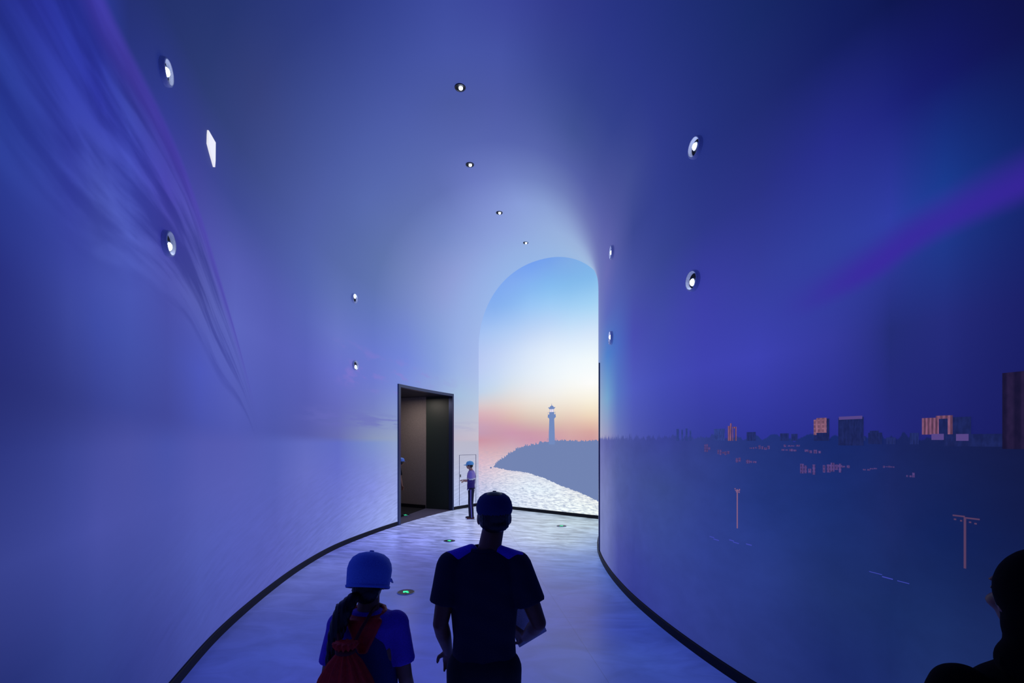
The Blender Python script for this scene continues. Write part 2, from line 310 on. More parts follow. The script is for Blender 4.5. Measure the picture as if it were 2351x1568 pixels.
def film(name, col, stripes=None, dark=.5, k=1.0):
    """one flat colour of the film picture, with optional window stripes"""
    n = NT(name); x, s = n.uv(); c = lin(col)
    if stripes:
        v = n.math('FRACT', n.math('MULTIPLY', x, stripes[0])); h = n.math('FRACT', n.math('MULTIPLY', s, stripes[1]))
        a = n.math('MULTIPLY', n.rng(v, .25, .5, 0, 1, True), n.rng(v, .75, 1.0, 1, 0, True))
        b = n.math('MULTIPLY', n.rng(h, .1, .4, 0, 1, True), n.rng(h, .8, 1.0, 1, 0, True)) if stripes[1] > 1 else 1.0
        f = n.math('MULTIPLY', a, b)
        c = scaled(n, c[:3], n.rng(f, 0, 1, 1.0, dark))
        t = n.noise(n.vec(n.math('MULTIPLY', x, 900.0), n.math('MULTIPLY', s, 300.0)), 1.0, 2)
        c = scaled(n, c, n.rng(t, .35, .65, .75, 1.15))
    m = n.screen(c); n.b.inputs['Emission Strength'].default_value = FILM*k
    return m

# ------------------------------------------------------------------ object helpers
def link(name, me, m=None, parent=None, smooth=False):
    o = bpy.data.objects.new(name, me); COL.objects.link(o)
    if m:
        me.materials.clear(); me.materials.append(m)
    if smooth:
        for p in me.polygons: p.use_smooth = True
    if parent: o.parent = parent
    return o
def from_bm(name, bm, m, parent=None, smooth=False):
    bmesh.ops.recalc_face_normals(bm, faces=bm.faces)
    me = bpy.data.meshes.new(name); bm.to_mesh(me); bm.free(); return link(name, me, m, parent, smooth)
def tag(o, label=None, cat=None, group=None, kind=None):
    for k, v in (('label', label), ('category', cat), ('group', group), ('kind', kind)):
        if v: o[k] = v
    return o
def empty(name, loc=(0, 0, 0), rz=0.0):
    o = bpy.data.objects.new(name, None); o.empty_display_size = .1; COL.objects.link(o); o.location = loc; o.rotation_euler = (0, 0, rz); return o
def box(bm, c, s, M=None):
    v = bmesh.ops.create_cube(bm, size=1)['verts']
    bmesh.ops.scale(bm, vec=s, verts=v); bmesh.ops.translate(bm, vec=c, verts=v)
    if M: bmesh.ops.transform(bm, matrix=M, verts=v)
    return v
def prism(bm, pts, z0, z1):
    """a closed solid over the plan outline pts"""
    a = [bm.verts.new((p[0], p[1], z0)) for p in pts]; b = [bm.verts.new((p[0], p[1], z1)) for p in pts]; k = len(pts)
    for i in range(k): bm.faces.new((a[i], a[(i+1) % k], b[(i+1) % k], b[i]))
    bm.faces.new(a[::-1]); bm.faces.new(b)
def lathe(bm, prof, n=32, M=None):
    rings = []
    for r, z in prof:
        rings.append([bm.verts.new((r*math.cos(2*math.pi*i/n), r*math.sin(2*math.pi*i/n), z)) for i in range(n)] if r > 1e-6 else [bm.verts.new((0, 0, z))])
    for a, b in zip(rings, rings[1:]):
        for i in range(n):
            j = (i+1) % n
            f = [a[i % len(a)], a[j % len(a)], b[j % len(b)], b[i % len(b)]]
            u = []
            for v in f:
                if v not in u: u.append(v)
            if len(u) > 2: bm.faces.new(u)
    if M: bmesh.ops.transform(bm, matrix=M, verts=[v for r in rings for v in r])

def grid_mesh(name, xs, ss, fn, m, skip=None):
    """a smooth piece of the shell with the film coordinate (x/NS, s)"""
    bm = bmesh.new(); uvl = bm.loops.layers.uv.new('film')
    V = [[bm.verts.new(fn(x, s)) for s in ss] for x in xs]
    for i in range(len(xs)-1):
        for j in range(len(ss)-1):
            if skip and skip((xs[i]+xs[i+1])/2, (ss[j]+ss[j+1])/2): continue
            f = bm.faces.new((V[i][j], V[i+1][j], V[i+1][j+1], V[i][j+1])); f.smooth = True
            for lp, (a, b) in zip(f.loops, ((xs[i], ss[j]), (xs[i+1], ss[j]), (xs[i+1], ss[j+1]), (xs[i], ss[j+1]))): lp[uvl].uv = (a/NS, b)
    for v in [v for v in bm.verts if not v.link_faces]: bm.verts.remove(v)
    me = bpy.data.meshes.new(name); bm.to_mesh(me); bm.free()
    return link(name, me, m)
def inward(x, side):
    P = LP if side == 'L' else RP
    a, b = cr(P, max(x-.02, 0)), cr(P, min(x+.02, NS-1e-6)); d = Vector((b[0]-a[0], b[1]-a[1])).normalized()
    return Vector((d.y, -d.x, 0)) if side == 'L' else Vector((-d.y, d.x, 0))
def onwall(x, side, h, off=0.0):
    p = Vector(surf(x, s_of_h(h, side))); return p + inward(x, side)*off
def lins(a, b, n): return [a+(b-a)*i/n for i in range(n+1)]

# ------------------------------------------------------------------ the shell
DX0, DX1, DH = 10.0, 11.99, 3.35          # doorway in the left wall
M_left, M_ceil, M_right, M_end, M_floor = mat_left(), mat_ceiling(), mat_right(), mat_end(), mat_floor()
M_base = mat('blackened_skirting', '0a0d1a', .6, spec=.25)
M_frame = mat('slate_metal_door_frame', '3a4468', .35, .6)
xsL = sorted(set([round(v, 4) for v in lins(0, NS, 130)]+[DX0, DX1]))
ssL = sorted(set([round(v, 5) for v in lins(0, .28, 24)]+[round(s_of_h(DH, 'L'), 5)]))
wl = tag(grid_mesh('wall_left', xsL, ssL, lambda x, s: surf(min(x, NS-1e-6), s), M_left,
        lambda x, s: DX0 < x < DX1 and s < s_of_h(DH, 'L')), kind='structure')
ce = tag(grid_mesh('ceiling', lins(0, NS, 130), lins(.28, .72, 64), lambda x, s: surf(min(x, NS-1e-6), s), M_ceil), kind='structure')
wr = tag(grid_mesh('wall_right', lins(0, NS, 130), lins(.72, 1, 24), lambda x, s: surf(min(x, NS-1e-6), s), M_right), kind='structure')
def floor_pt(x, w):
    l, r = cr(LP, min(x, NS-1e-6)), cr(RP, min(x, NS-1e-6)); return (l[0]+(r[0]-l[0])*w, l[1]+(r[1]-l[1])*w, 0)
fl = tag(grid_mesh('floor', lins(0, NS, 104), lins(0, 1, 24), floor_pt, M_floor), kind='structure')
E0, E1 = Vector((-1.03, 14.90, 0)), Vector((2.58, 12.08, 0)); EL = (E1-E0).length; ED = (E1-E0)/EL; EN = Vector((ED.y, -ED.x, 0))
if EN.y > 0: EN = -EN
def endpt(s, h, off=0.0): return E0+ED*s+EN*off+Vector((0, 0, h))
def end_mesh():
    bm = bmesh.new(); uvl = bm.loops.layers.uv.new('film')
    arch = []
    for i in range(97):
        th = math.pi*i/96; c, d = math.cos(th), math.sin(th); e = 2/2.15
        arch.append((EL*(.5-.5*math.copysign(abs(c)**e, c)), SPRING+RISE*abs(d)**e))
    bot = [(a, 0.0) for a, b in arch]; mid = [(a, SPRING*.5) for a, b in arch]
    rows = [bot, mid, arch]
    V = [[bm.verts.new(endpt(a, b)) for a, b in r] for r in rows]
    for k in range(2):
        for i in range(96):
            f = bm.faces.new((V[k][i], V[k][i+1], V[k+1][i+1], V[k+1][i]))
            for lp, q in zip(f.loops, (rows[k][i], rows[k][i+1], rows[k+1][i+1], rows[k+1][i])): lp[uvl].uv = q
    me = bpy.data.meshes.new('wall_end'); bm.to_mesh(me); bm.free()
    return tag(link('wall_end', me, M_end), kind='structure')
we = end_mesh()
def back_mesh():
    bm = bmesh.new(); vs_ = [bm.verts.new(surf(0.0, s)) for s in lins(0, 1, 80)]; bm.faces.new(vs_)
    return tag(from_bm('wall_back', bm, mat('dark_blue_back_wall', '10163c', .8)), kind='structure')
back_mesh()
def skirting(name, pts_in, hgt=.09, th=.022):
    """pts_in: list of (point on the wall line, inward normal)"""
    bm = bmesh.new(); prev = None
    for p, nn in pts_in:
        p = Vector((p[0], p[1], 0)); q = p+nn*th
        ring = [bm.verts.new(p+Vector((0, 0, 0))), bm.verts.new(q), bm.verts.new(q+Vector((0, 0, hgt-.006))), bm.verts.new(p+nn*(th-.006)+Vector((0, 0, hgt))), bm.verts.new(p+Vector((0, 0, hgt)))]
        if prev:
            for i in range(5): bm.faces.new((prev[i], prev[(i+1) % 5], ring[(i+1) % 5], ring[i]))
        else: first = ring
        prev = ring
    bm.faces.new(first[::-1]); bm.faces.new(prev)
    return tag(from_bm(name, bm, M_base), kind='structure')
skirting('baseboard_left', [(cr(LP, x), inward(x, 'L')) for x in lins(.3, DX0-.02, 90)])
skirting('baseboard_left', [(cr(LP, x), inward(x, 'L')) for x in lins(DX1+.02, 12.96, 12)])
skirting('baseboard_right', [(cr(RP, x), inward(x, 'R')) for x in lins(.3, 12.9, 120)])
skirting('baseboard_end', [(E0+ED*s, EN) for s in lins(.02, EL-.02, 8)])

# the doorway in the left wall: a curved slate frame round a dark passage
def curved_bar(bm, x0, x1, h0, h1, off0, off1, side='L', n=14):
    prev = None
    for x in lins(x0, x1, n):
        r = [bm.verts.new(onwall(x, side, h0, off0)), bm.verts.new(onwall(x, side, h0, off1)), bm.verts.new(onwall(x, side, h1, off1)), bm.verts.new(onwall(x, side, h1, off0))]
        if prev:
            for i in range(4): bm.faces.new((prev[i], prev[(i+1) % 4], r[(i+1) % 4], r[i]))
        else: bm.faces.new(r[::-1])
        prev = r
    bm.faces.new(prev)
door = tag(empty('door_1', onwall(11, 'L', 0)), kind='structure')
bm = bmesh.new(); curved_bar(bm, DX0-.0, DX0+.07, 0, DH, -.10, .035, n=2); o = from_bm('door_jamb', bm, M_frame, door); o.matrix_parent_inverse = Matrix.Translation(-door.location)
bm = bmesh.new(); curved_bar(bm, DX1-.05, DX1+.0, 0, DH, -.10, .035, n=2); o = from_bm('door_jamb', bm, M_frame, door); o.matrix_parent_inverse = Matrix.Translation(-door.location)
bm = bmesh.new(); curved_bar(bm, DX0+.07, DX1-.05, DH-.07, DH, -.10, .035); o = from_bm('door_head', bm, M_frame, door); o.matrix_parent_inverse = Matrix.Translation(-door.location)
# second doorway frame, seen edge-on where the right wall turns away
door2 = tag(empty('door_2', onwall(9.5, 'R', 0)), kind='structure')
bm = bmesh.new(); curved_bar(bm, 9.34, 9.40, 0, 3.36, 0, .022, 'R', 2); o = from_bm('door_jamb', bm, M_frame, door2); o.matrix_parent_inverse = Matrix.Translation(-door2.location)

# passage behind the doorway
M_brown = mat('brown_fabric_panel', '8a7e7c', .85, bscale=90, vary=.22)
M_blackpanel = mat('black_satin_panel', '26322f', .42, spec=.6)
M_soff = mat('dark_soffit', '25202c', .7)
M_grey = mat('grey_passage_floor', '6a6680', .6)
M_carpet = mat('dark_passage_carpet', '17151c', .9)
def wall_piece(name, p0, p1, z0, z1, m, th=.08, side=1, kind='structure'):
    a, b = Vector((p0[0], p0[1], 0)), Vector((p1[0], p1[1], 0)); d = (b-a).normalized(); nn = Vector((-d.y, d.x, 0))*side*th
    bm = bmesh.new(); prism(bm, [a, b, b+nn, a+nn], z0, z1); return tag(from_bm(name, bm, m), kind=kind)
pj = onwall(DX1-.01, 'L', 0, -.09); pk = onwall(DX0+.01, 'L', 0, -.09)
wall_piece('wall_passage_side', (pj.x, pj.y), (-2.54, 14.30), 0, 3.36, M_blackpanel, .06, -1)
wall_piece('wall_passage_back', (-2.54, 14.30), (-5.2, 15.75), 0, 3.36, M_brown, .08, -1)
wall_piece('wall_passage_near', (pk.x, pk.y), (-5.4, 12.3), 0, 3.36, M_brown, .08, 1)
wall_piece('wall_passage_far', (-5.4, 12.3), (-5.2, 15.75), 0, 3.36, M_brown, .08, -1)
wall_piece('baseboard_passage', (-2.56, 14.29), (-5.1, 15.67), 0, .10, M_base, .03, 1)
cv = [onwall(x, 'L', 0, -.005) for x in lins(DX0, DX1, 12)]
outl = [(p.x, p.y) for p in cv]+[(-2.45, 14.30), (-5.2, 15.75), (-5.4, 12.3)]
bm = bmesh.new(); prism(bm, outl, -.05, .0); tag(from_bm('floor', bm, M_grey), kind='structure')
bm = bmesh.new(); prism(bm, outl, 3.30, 3.36); tag(from_bm('ceiling', bm, M_soff), kind='structure')
# dark carpet beyond the grey threshold: its front edge runs back to the panel corner
bm = bmesh.new(); prism(bm, [(-2.58, 14.22), (-2.95, 12.45), (-5.3, 12.5), (-5.1, 15.62), (-2.60, 14.25)], .0, .006); tag(from_bm('trim_1', bm, M_carpet), kind='structure')

# ------------------------------------------------------------------ pictures shown in the film
def patch(bm, uvl, x0, x1, h0, h1, side='R', off=.003, n=None):
    n = n or max(1, int(abs(x1-x0)/.1)); prev = None
    for x in lins(x0, x1, n):
        r = [(bm.verts.new(onwall(x, side, h, off)), (x/NS, s_of_h(h, side))) for h in (h0, h1)]
        if prev:
            f = bm.faces.new((prev[0][0], r[0][0], r[1][0], prev[1][0]))
            for lp, q in zip(f.loops, (prev[0][1], r[0][1], r[1][1], prev[1][1])): lp[uvl].uv = q
        prev = r
def picture(name, rects, m, side='R', off=.003, parent=wr, label=None):
    bm = bmesh.new(); uvl = bm.loops.layers.uv.new('film')
    for r in rects: patch(bm, uvl, *r, side=side, off=off)
    me = bpy.data.meshes.new(name); bm.to_mesh(me); bm.free(); o = link(name, me, m, parent)
    if label: o['label'] = label
    return o
P_lit = film('film_sunlit_tower', '9a6480', (520, 0.0001), .45, .68)
P_lit2 = film('film_sunlit_tower_bright', 'a06c80', (420, 600), .6, .70)
P_shade = film('film_shaded_tower', '1a2458', (300, 500), .92, .85)
P_roofedge = film('film_roof_edge', '54427e')
P_right = film('film_near_tower', '2a1c38', (420, 0.0001), .45, .7)
P_far = film('film_far_roofs', '2c3d84', (500, 400), .92, .9)
P_farr = film('film_far_roofs_dim', '1f2b66', (500, 400), .92, .85)
P_house = film('film_houses', '543f78', (620, 700), .55)
P_mast = film('film_floodlight_mast', '94667f', k=.85)
P_water = film('film_water_glint', '3c44ac')
picture('tower_image', [(4.137, 4.108, 2.0, 2.126), (4.108, 4.088, 2.0, 2.148), (4.078, 4.068, 2.0, 2.117), (4.045, 4.027, 2.0, 2.117), (4.078, 4.027, 2.105, 2.117)], P_lit, off=.004, label='slim sunlit twin tower in the projected skyline')
picture('tower_image', [(3.338, 3.318, 2.04, 2.146), (3.318, 3.243, 2.055, 2.156)], P_lit2, off=.004, label='sunlit block with a stepped corner in the projected skyline')
picture('tower_image', [(3.243, 3.224, 2.0, 2.150), (3.338, 3.224, 2.0, 2.055)], P_shade, off=.0035, label='shaded side of the sunlit block')
picture('tower_image', [(3.160, 2.975, 1.97, 2.150)], P_shade, off=.0035, label='broad dark block in the projected skyline')
picture('roof_image', [(3.155, 2.985, 2.138, 2.158)], P_roofedge, off=.004)
picture('tower_image', [(2.938, 2.80, 1.98, 2.05), (2.923, 2.838, 2.05, 2.062)], P_shade, off=.0035, label='low domed block in the projected skyline')
picture('tower_image', [(2.334, 2.226, 2.035, 2.127), (2.182, 2.160, 2.035, 2.135), (2.242, 2.160, 2.120, 2.137)], P_lit, off=.0045, label='sunlit slab block at right of the projected skyline')
picture('tower_image', [(2.226, 2.182, 2.0, 2.120), (2.160, 2.091, 2.0, 2.126)], P_shade, off=.0035, label='shaded wings of the sunlit slab block')
picture('roof_image', [(2.268, 2.200, 2.005, 2.038), (2.146, 2.099, 2.0, 2.036)], P_roofedge, off=.005)
picture('tower_image', [(2.002, 1.70, 1.96, 2.336)], P_right, off=.004, label='tall dim brown tower at the right edge of the projected skyline')
picture('roof_image', [(4.332, 4.177, 2.0, 2.105), (5.0, 4.95, 2.0, 2.12), (4.9, 4.87, 2.0, 2.11), (4.82, 4.78, 2.0, 2.12), (4.74, 4.71, 2.0, 2.10)], P_far, off=.0032)
picture('roof_image', [(2.20, 1.70, 1.97, 2.035)], P_shade, off=.003)
picture('roof_image', [(3.913, 3.82, 2.0, 2.07), (3.60, 3.53, 2.0, 2.055), (3.51, 3.46, 2.0, 2.05), (2.443, 2.36, 1.98, 2.045), (3.05, 2.96, 2.0, 2.03), (2.75, 2.62, 1.98, 2.02)], P_farr, off=.0032)
rnd = random.Random(4)
HSE = [(4.482, 4.385, 1.896, 1.976), (4.281, 4.114, 1.874, 1.927), (4.038, 3.966, 1.818, 1.88), (3.918, 3.81, 1.816, 1.855), (3.881, 3.793, 1.933, 1.954),
       (3.793, 3.681, 1.928, 1.966), (3.588, 3.46, 1.922, 1.942), (3.57, 3.44, 1.952, 1.974), (3.406, 3.271, 1.911, 1.945), (3.44, 3.316, 1.764, 1.838),
       (3.271, 3.127, 1.781, 1.858), (3.161, 3.067, 1.822, 1.845), (2.98, 2.915, 1.811, 1.825), (2.923, 2.852, 1.822, 1.838), (2.789, 2.629, 1.837, 1.853), (2.482, 2.384, 1.778, 1.819)]
for a, b, c, d in HSE:
    rs = []; k = max(2, int((a-b)/.028)); step = (a-b)/k
    for i in range(k):
        t = i/(k-1) if k > 1 else 0
        top = d-(d-c)*.45*rnd.random(); bot = c+(d-c)*.35*rnd.random()
        rs.append((a-step*i, a-step*(i+rnd.uniform(.6, 1.0)), bot, top))
    picture('house_image', rs, P_house, off=.004)
m1 = [(4.024, 4.012, 1.273, 1.598), (4.050, 4.038, 1.596, 1.604), (3.999, 3.985, 1.592, 1.602), (4.045, 3.990, 1.584, 1.590), (4.034, 4.026, 1.572, 1.580), (4.004, 3.990, 1.570, 1.580)]
picture('floodlight_mast_image', m1, P_mast, off=.005, label='small pink floodlight mast in the projected film')
m2 = [(2.1165, 2.1075, 1.330, 1.600), (2.16, 2.112, 1.598, 1.606), (2.112, 2.063, 1.592, 1.600), (2.155, 2.145, 1.578, 1.586), (2.130, 2.122, 1.574, 1.582), (2.098, 2.090, 1.572, 1.580), (2.080, 2.072, 1.568, 1.576)]
picture('floodlight_mast_image', m2, film('film_floodlight_mast_dim', '5c3f5c', k=.8), off=.005, label='larger floodlight mast at the right edge of the projected film')
picture('water_glint_image', [(4.40, 4.33, 1.135, 1.142), (4.34, 4.26, 1.122, 1.130), (4.12, 4.06, 1.155, 1.163), (4.07, 4.0, 1.146, 1.153), (3.92, 3.86, 1.16, 1.168), (2.93, 2.80, 1.188, 1.192), (2.80, 2.66, 1.176, 1.182), (2.6, 2.45, 1.176, 1.18)], P_water, off=.003)

def outline_picture(name, polys, m, off, parent=we, label=None):
    """flat convex pieces of one picture, just proud of the end wall"""
    bm = bmesh.new()
    for pts in polys: bm.faces.new([bm.verts.new(endpt(s, h, off)) for s, h in pts])
    me = bpy.data.meshes.new(name); bm.to_mesh(me); bm.free(); me.uv_layers.new(name='film')
    o = link(name, me, m, parent)
    if label: o['label'] = label
    return o
def rect(a, b, c, d): return [(a, c), (b, c), (b, d), (a, d)]
def mirror(half):
    """stacked symmetric slabs about the tower axis: (half width, height) pairs"""
    return [[(c0-a, z0), (c0+a, z0), (c0+b, z1), (c0-b, z1)] for (a, z0), (b, z1) in zip(half, half[1:])]
def along(P, s):
    for (a, b), (c, d) in zip(P, P[1:]):
        if a <= s <= c: return b+(d-b)*(s-a)/(c-a)
    return P[-1][1]
P_head = film('film_headland', '6a7ca9'); P_lh = film('film_lighthouse', '6c84b6'); P_lamp = film('film_lighthouse_lantern', 'e9ddea')
head = [(0.601, 1.215), (0.805, 1.377), (1.054, 1.512), (1.379, 1.696), (1.695, 1.813), (2.153, 1.89), (2.592, 1.964), (3.014, 2.0), (3.552, 1.977), (4.138, 1.989), (4.56, 1.995)]
low = [(.601, 1.215), (1.218, 1.133), (1.85, 1.095), (2.448, 0.962), (3.014, 0.778), (3.552, 0.649), (4.138, 0.442), (4.56, .30)]
pieces = []; s = .601; bt = bb = 0.0
while s < 4.53:
    w = rnd.uniform(.012, .03)
    bt2 = (rnd.random()**2)*(.075 if s < 2.4 else .045); bb2 = rnd.uniform(-.014, .014)
    if s < .66: bt2 *= .3
    pieces.append([(s, along(low, s)+bb), (s+w, along(low, s+w)+bb2), (s+w, along(head, s+w)+bt2), (s+w*.4, along(head, s+w*.4)+max(bt, bt2)), (s, along(head, s)+bt)])
    s += w; bt = bt2; bb = bb2
outline_picture('headland_image', pieces, P_head, .003, label='wooded blue-grey headland in the projected sunset')
outline_picture('rock_image', [[(.50+.035*math.cos(t), 1.19+.03*math.sin(t)) for t in [i*math.pi/5 for i in range(10)]]], P_head, .003)
c0 = 2.692
lt = outline_picture('lighthouse_image', mirror([(.100, 1.90), (.098, 2.16), (.080, 2.60), (.105, 2.630), (.136, 2.648), (.136, 2.664), (.128, 2.666), (.128, 2.722)])+[rect(c0-.082, c0+.082, 2.722, 2.787)], P_lh, .005, label='blue-grey lighthouse silhouette with a pagoda-like roof')
outline_picture('lantern_image', [rect(c0-.066, c0+.066, 2.787, 2.872)], P_lamp, .005, label='pale glowing lantern room')
outline_picture('lighthouse_roof_image', mirror([(.075, 2.866), (.090, 2.885), (.122, 2.912), (.118, 2.916), (.062, 2.920), (.055, 2.945), (.020, 2.958), (.007, 2.975), (.003, 3.02)]), P_lh, .006)
for dx in (-.062, -.003, .055): outline_picture('lantern_post_image', [rect(c0+dx, c0+dx+.009, 2.787, 2.872)], P_lh, .0065)
for q in (-1, 1):
    e = c0+q*.125; g = c0+q*.138
    outline_picture('gallery_rail_image', [rect(e-.003, e+.003, 2.722, 2.785), rect(min(e, c0+q*.08), max(e, c0+q*.08), 2.779, 2.785)], P_lh, .006)
    outline_picture('fence_image', [rect(g-.004, g+.004, 1.95, 2.08), rect(min(g, c0+q*.09), max(g, c0+q*.09), 2.04, 2.046)], P_lh, .006)

# ------------------------------------------------------------------ fittings
M_ring = mat('white_trim_ring', 'dfe4f2', .30, spec=.6)
M_black = mat('black_reflector', '04060e', .5, spec=.25)
M_ringd = mat('dark_trim_ring', '10142c', .3, spec=.6)
M_lens = mat('lit_lamp_lens', 'ffffff', .3, emit='dfeaff', strength=11)
M_chrome = mat('mirror_reflector', 'c8d0e0', .12, .95)
def align(nrm):
    return Vector((0, 0, 1)).rotation_difference(Vector(nrm).normalized()).to_matrix().to_4x4()
def wall_lamp(loc, nrm, label, aim, group):
    t = tag(empty('recessed_spotlight', loc), label, 'light', group)
    t.rotation_mode = 'QUATERNION'; t.rotation_quaternion = Vector((0, 0, 1)).rotation_difference(Vector(nrm).normalized())
    bm = bmesh.new(); lathe(bm, [(.066, .004), (.082, .036), (.087, .040), (.096, .034), (.10, .016), (.10, 0)], 40); from_bm('trim_ring', bm, M_ring, t, True)
    bm = bmesh.new(); lathe(bm, [(.068, .009), (.05, .006), (0, .004)], 32); from_bm('reflector', bm, M_black, t, True)
    # the swivelling lamp head, tipped towards what it lights
    up = (Matrix.Identity(3) @ (t.rotation_quaternion.to_matrix().inverted() @ Vector((0, 0, 1)))); up.z = 0; up.normalize()
    off = up*aim
    g = Matrix.Translation((off.x, off.y, .006)) @ align((off.x*6, off.y*6, 1))
    bm = bmesh.new(); lathe(bm, [(.040, 0), (.040, .012), (.036, .016), (.031, .010)], 28, g); h = from_bm('gimbal', bm, M_chrome, t, True)
    bm = bmesh.new(); lathe(bm, [(.031, .010), (.030, .020), (.021, .029), (0, .033)], 28, g); from_bm('lens', bm, M_lens, t, True)
    return t
W = [((3.745, 4.85), 'L', 'upper recessed spotlight of the pair at far left, near the top of the wall', .0),
     ((3.784, 3.54), 'L', 'lower recessed spotlight of the pair at far left, on the streaked cloud', -.022),
     ((8.593, 4.84), 'L', 'upper recessed spotlight of the pair on the left wall before the doorway', .028),
     ((8.62, 3.51), 'L', 'lower recessed spotlight of the pair on the left wall before the doorway', -.028),
     ((4.615, 4.76), 'R', 'upper recessed spotlight of the large pair on the dark right wall', .008),
     ((4.661, 3.52), 'R', 'lower recessed spotlight of the large pair on the dark right wall', -.015),
     ((7.513, 4.74), 'R', 'upper recessed spotlight of the narrow pair beside the sunset arch', -.005),
     ((7.597, 3.51), 'R', 'lower recessed spotlight of the narrow pair beside the sunset arch', .01)]
for (x, h), sd, lab, aim in W:
    nn = inward(x, sd); wall_lamp(onwall(x, sd, min(h, 4.8), .001)+Vector((0, 0, max(0, h-4.8))), nn, lab, aim, 'recessed spotlights in the walls')
Cc = [((-.74, 6.90), 'largest and nearest ceiling downlight on the crown of the vault', .08),
      ((-.77, 8.83), 'second nearest ceiling downlight, directly above the middle of the vault', .076),
      ((-.28, 10.69), 'third nearest ceiling downlight, on the pale part of the vault', .074),
      ((.35, 12.31), 'smallest and farthest ceiling downlight, just above the sunset arch', .068)]
for (x, y), lab, r in Cc:
    t = tag(empty('ceiling_downlight', (x, y, SPRING+RISE-.002)), lab, 'light', 'downlights along the crown of the vault')
    bm = bmesh.new(); lathe(bm, [(r*.86, -.0), (r*.86, -.012), (r*.95, -.016), (r, -.010), (r, .0)], 36); from_bm('trim_ring', bm, M_ringd, t, True)
    bm = bmesh.new(); lathe(bm, [(r*.87, -.008), (r*.5, -.004), (0, -.003)], 32); from_bm('reflector', bm, M_black, t, True)
    bm = bmesh.new(); lathe(bm, [(r*.36, -.004), (r*.34, -.020), (r*.2, -.030), (0, -.034)], 28, Matrix.Translation((r*.1, r*.1, 0))); from_bm('lens', bm, M_lens, t, True)
# the projector port high on the left wall: a bright slanted pane
bm = bmesh.new()
q = [(4.653, 4.975), (4.821, 4.93), (4.817, 4.72), (4.652, 4.79)]
pf = [onwall(4.653, 'L', 4.78, .02)+Vector((0, 0, .20)), onwall(4.821, 'L', 4.78, .02)+Vector((0, 0, .19)), onwall(4.817, 'L', 4.79, .02), onwall(4.806, 'L', 4.79, .02)+Vector((0, 0, -.075)), onwall(4.652, 'L', 4.78, .02)+Vector((0, 0, .07))]
nn = inward(4.7, 'L')
a = [bm.verts.new(p) for p in pf]; b = [bm.verts.new(p-nn*.022) for p in pf]
for i in range(5): bm.faces.new((a[i], a[(i+1) % 5], b[(i+1) % 5], b[i]))
bm.faces.new(a); bm.faces.new(b[::-1])
tag(from_bm('projector_port', bm, mat('lit_projector_glass', 'f2f2ee', .2, emit='f2f0ea', strength=.85)), 'bright white slanted projector window high on the left wall', 'projector window')

# green running arrows let into the floor
M_mark = mat('black_marker_plate', '0c1220', .35, spec=.4)
M_green = mat('lit_green_arrow', '20e090', .4, emit='2ef59a', strength=1.3)
M_rim = mat('steel_marker_rim', '8090b8', .25, .8)
def marker(x, y, rz, label, dim=False):
    t = tag(empty('floor_exit_marker', (x, y, 0), rz), label, 'floor light', 'round floor markers with green arrows')
    bm = bmesh.new(); lathe(bm, [(0, .0005), (.108, .0005), (.108, .006), (0, .006)], 40); from_bm('plate', bm, M_mark, t)
    bm = bmesh.new(); lathe(bm, [(.108, .0), (.108, .007), (.112, .008), (.118, .006), (.118, .0)], 40); from_bm('rim', bm, M_rim, t, True)
    bm = bmesh.new()
    prism(bm, [(-.011, -.052), (.011, -.052), (.011, .008), (.036, -.012), (.036, .016), (0, .052), (-.036, .016), (-.036, -.012), (-.011, .008)], .0055, .0085)
    from_bm('arrow', bm, M_green, t)
marker(-1.40, 6.38, math.radians(52), 'nearest floor marker with a clear green arrow, beside the child in the blue cap')
marker(-1.25, 9.65, math.radians(20), 'floor marker with a green arrow in the middle distance, before the doorway')
marker(-2.86, 12.98, math.radians(80), 'floor marker with a green light on the grey floor inside the doorway')
marker(1.16, 11.33, math.radians(-60), 'pale floor marker in the bright water glitter before the sunset wall')

# flush service hatch behind the far child
hx = tag(empty('service_hatch', onwall(12.56, 'L', 0.0)), 'flush pale service hatch with a thin outline, between doorway and corner', 'hatch')
Hm = Matrix.Translation(-hx.location)
M_line = mat('hatch_gap', '5a6288', .7)
bm = bmesh.new()
for r in ((12.23, 12.245, .10, 1.58), (12.88, 12.895, .10, 1.58), (12.23, 12.895, 1.572, 1.582)): curved_bar(bm, r[0], r[1], r[2], r[3], .001, .005, n=3)
o = from_bm('hatch_frame', bm, M_line, hx); o.matrix_parent_inverse = Hm
bm = bmesh.new(); curved_bar(bm, 12.262, 12.285, .93, 1.01, .003, .018, n=1); o = from_bm('handle', bm, M_base, hx); o.matrix_parent_inverse = Hm
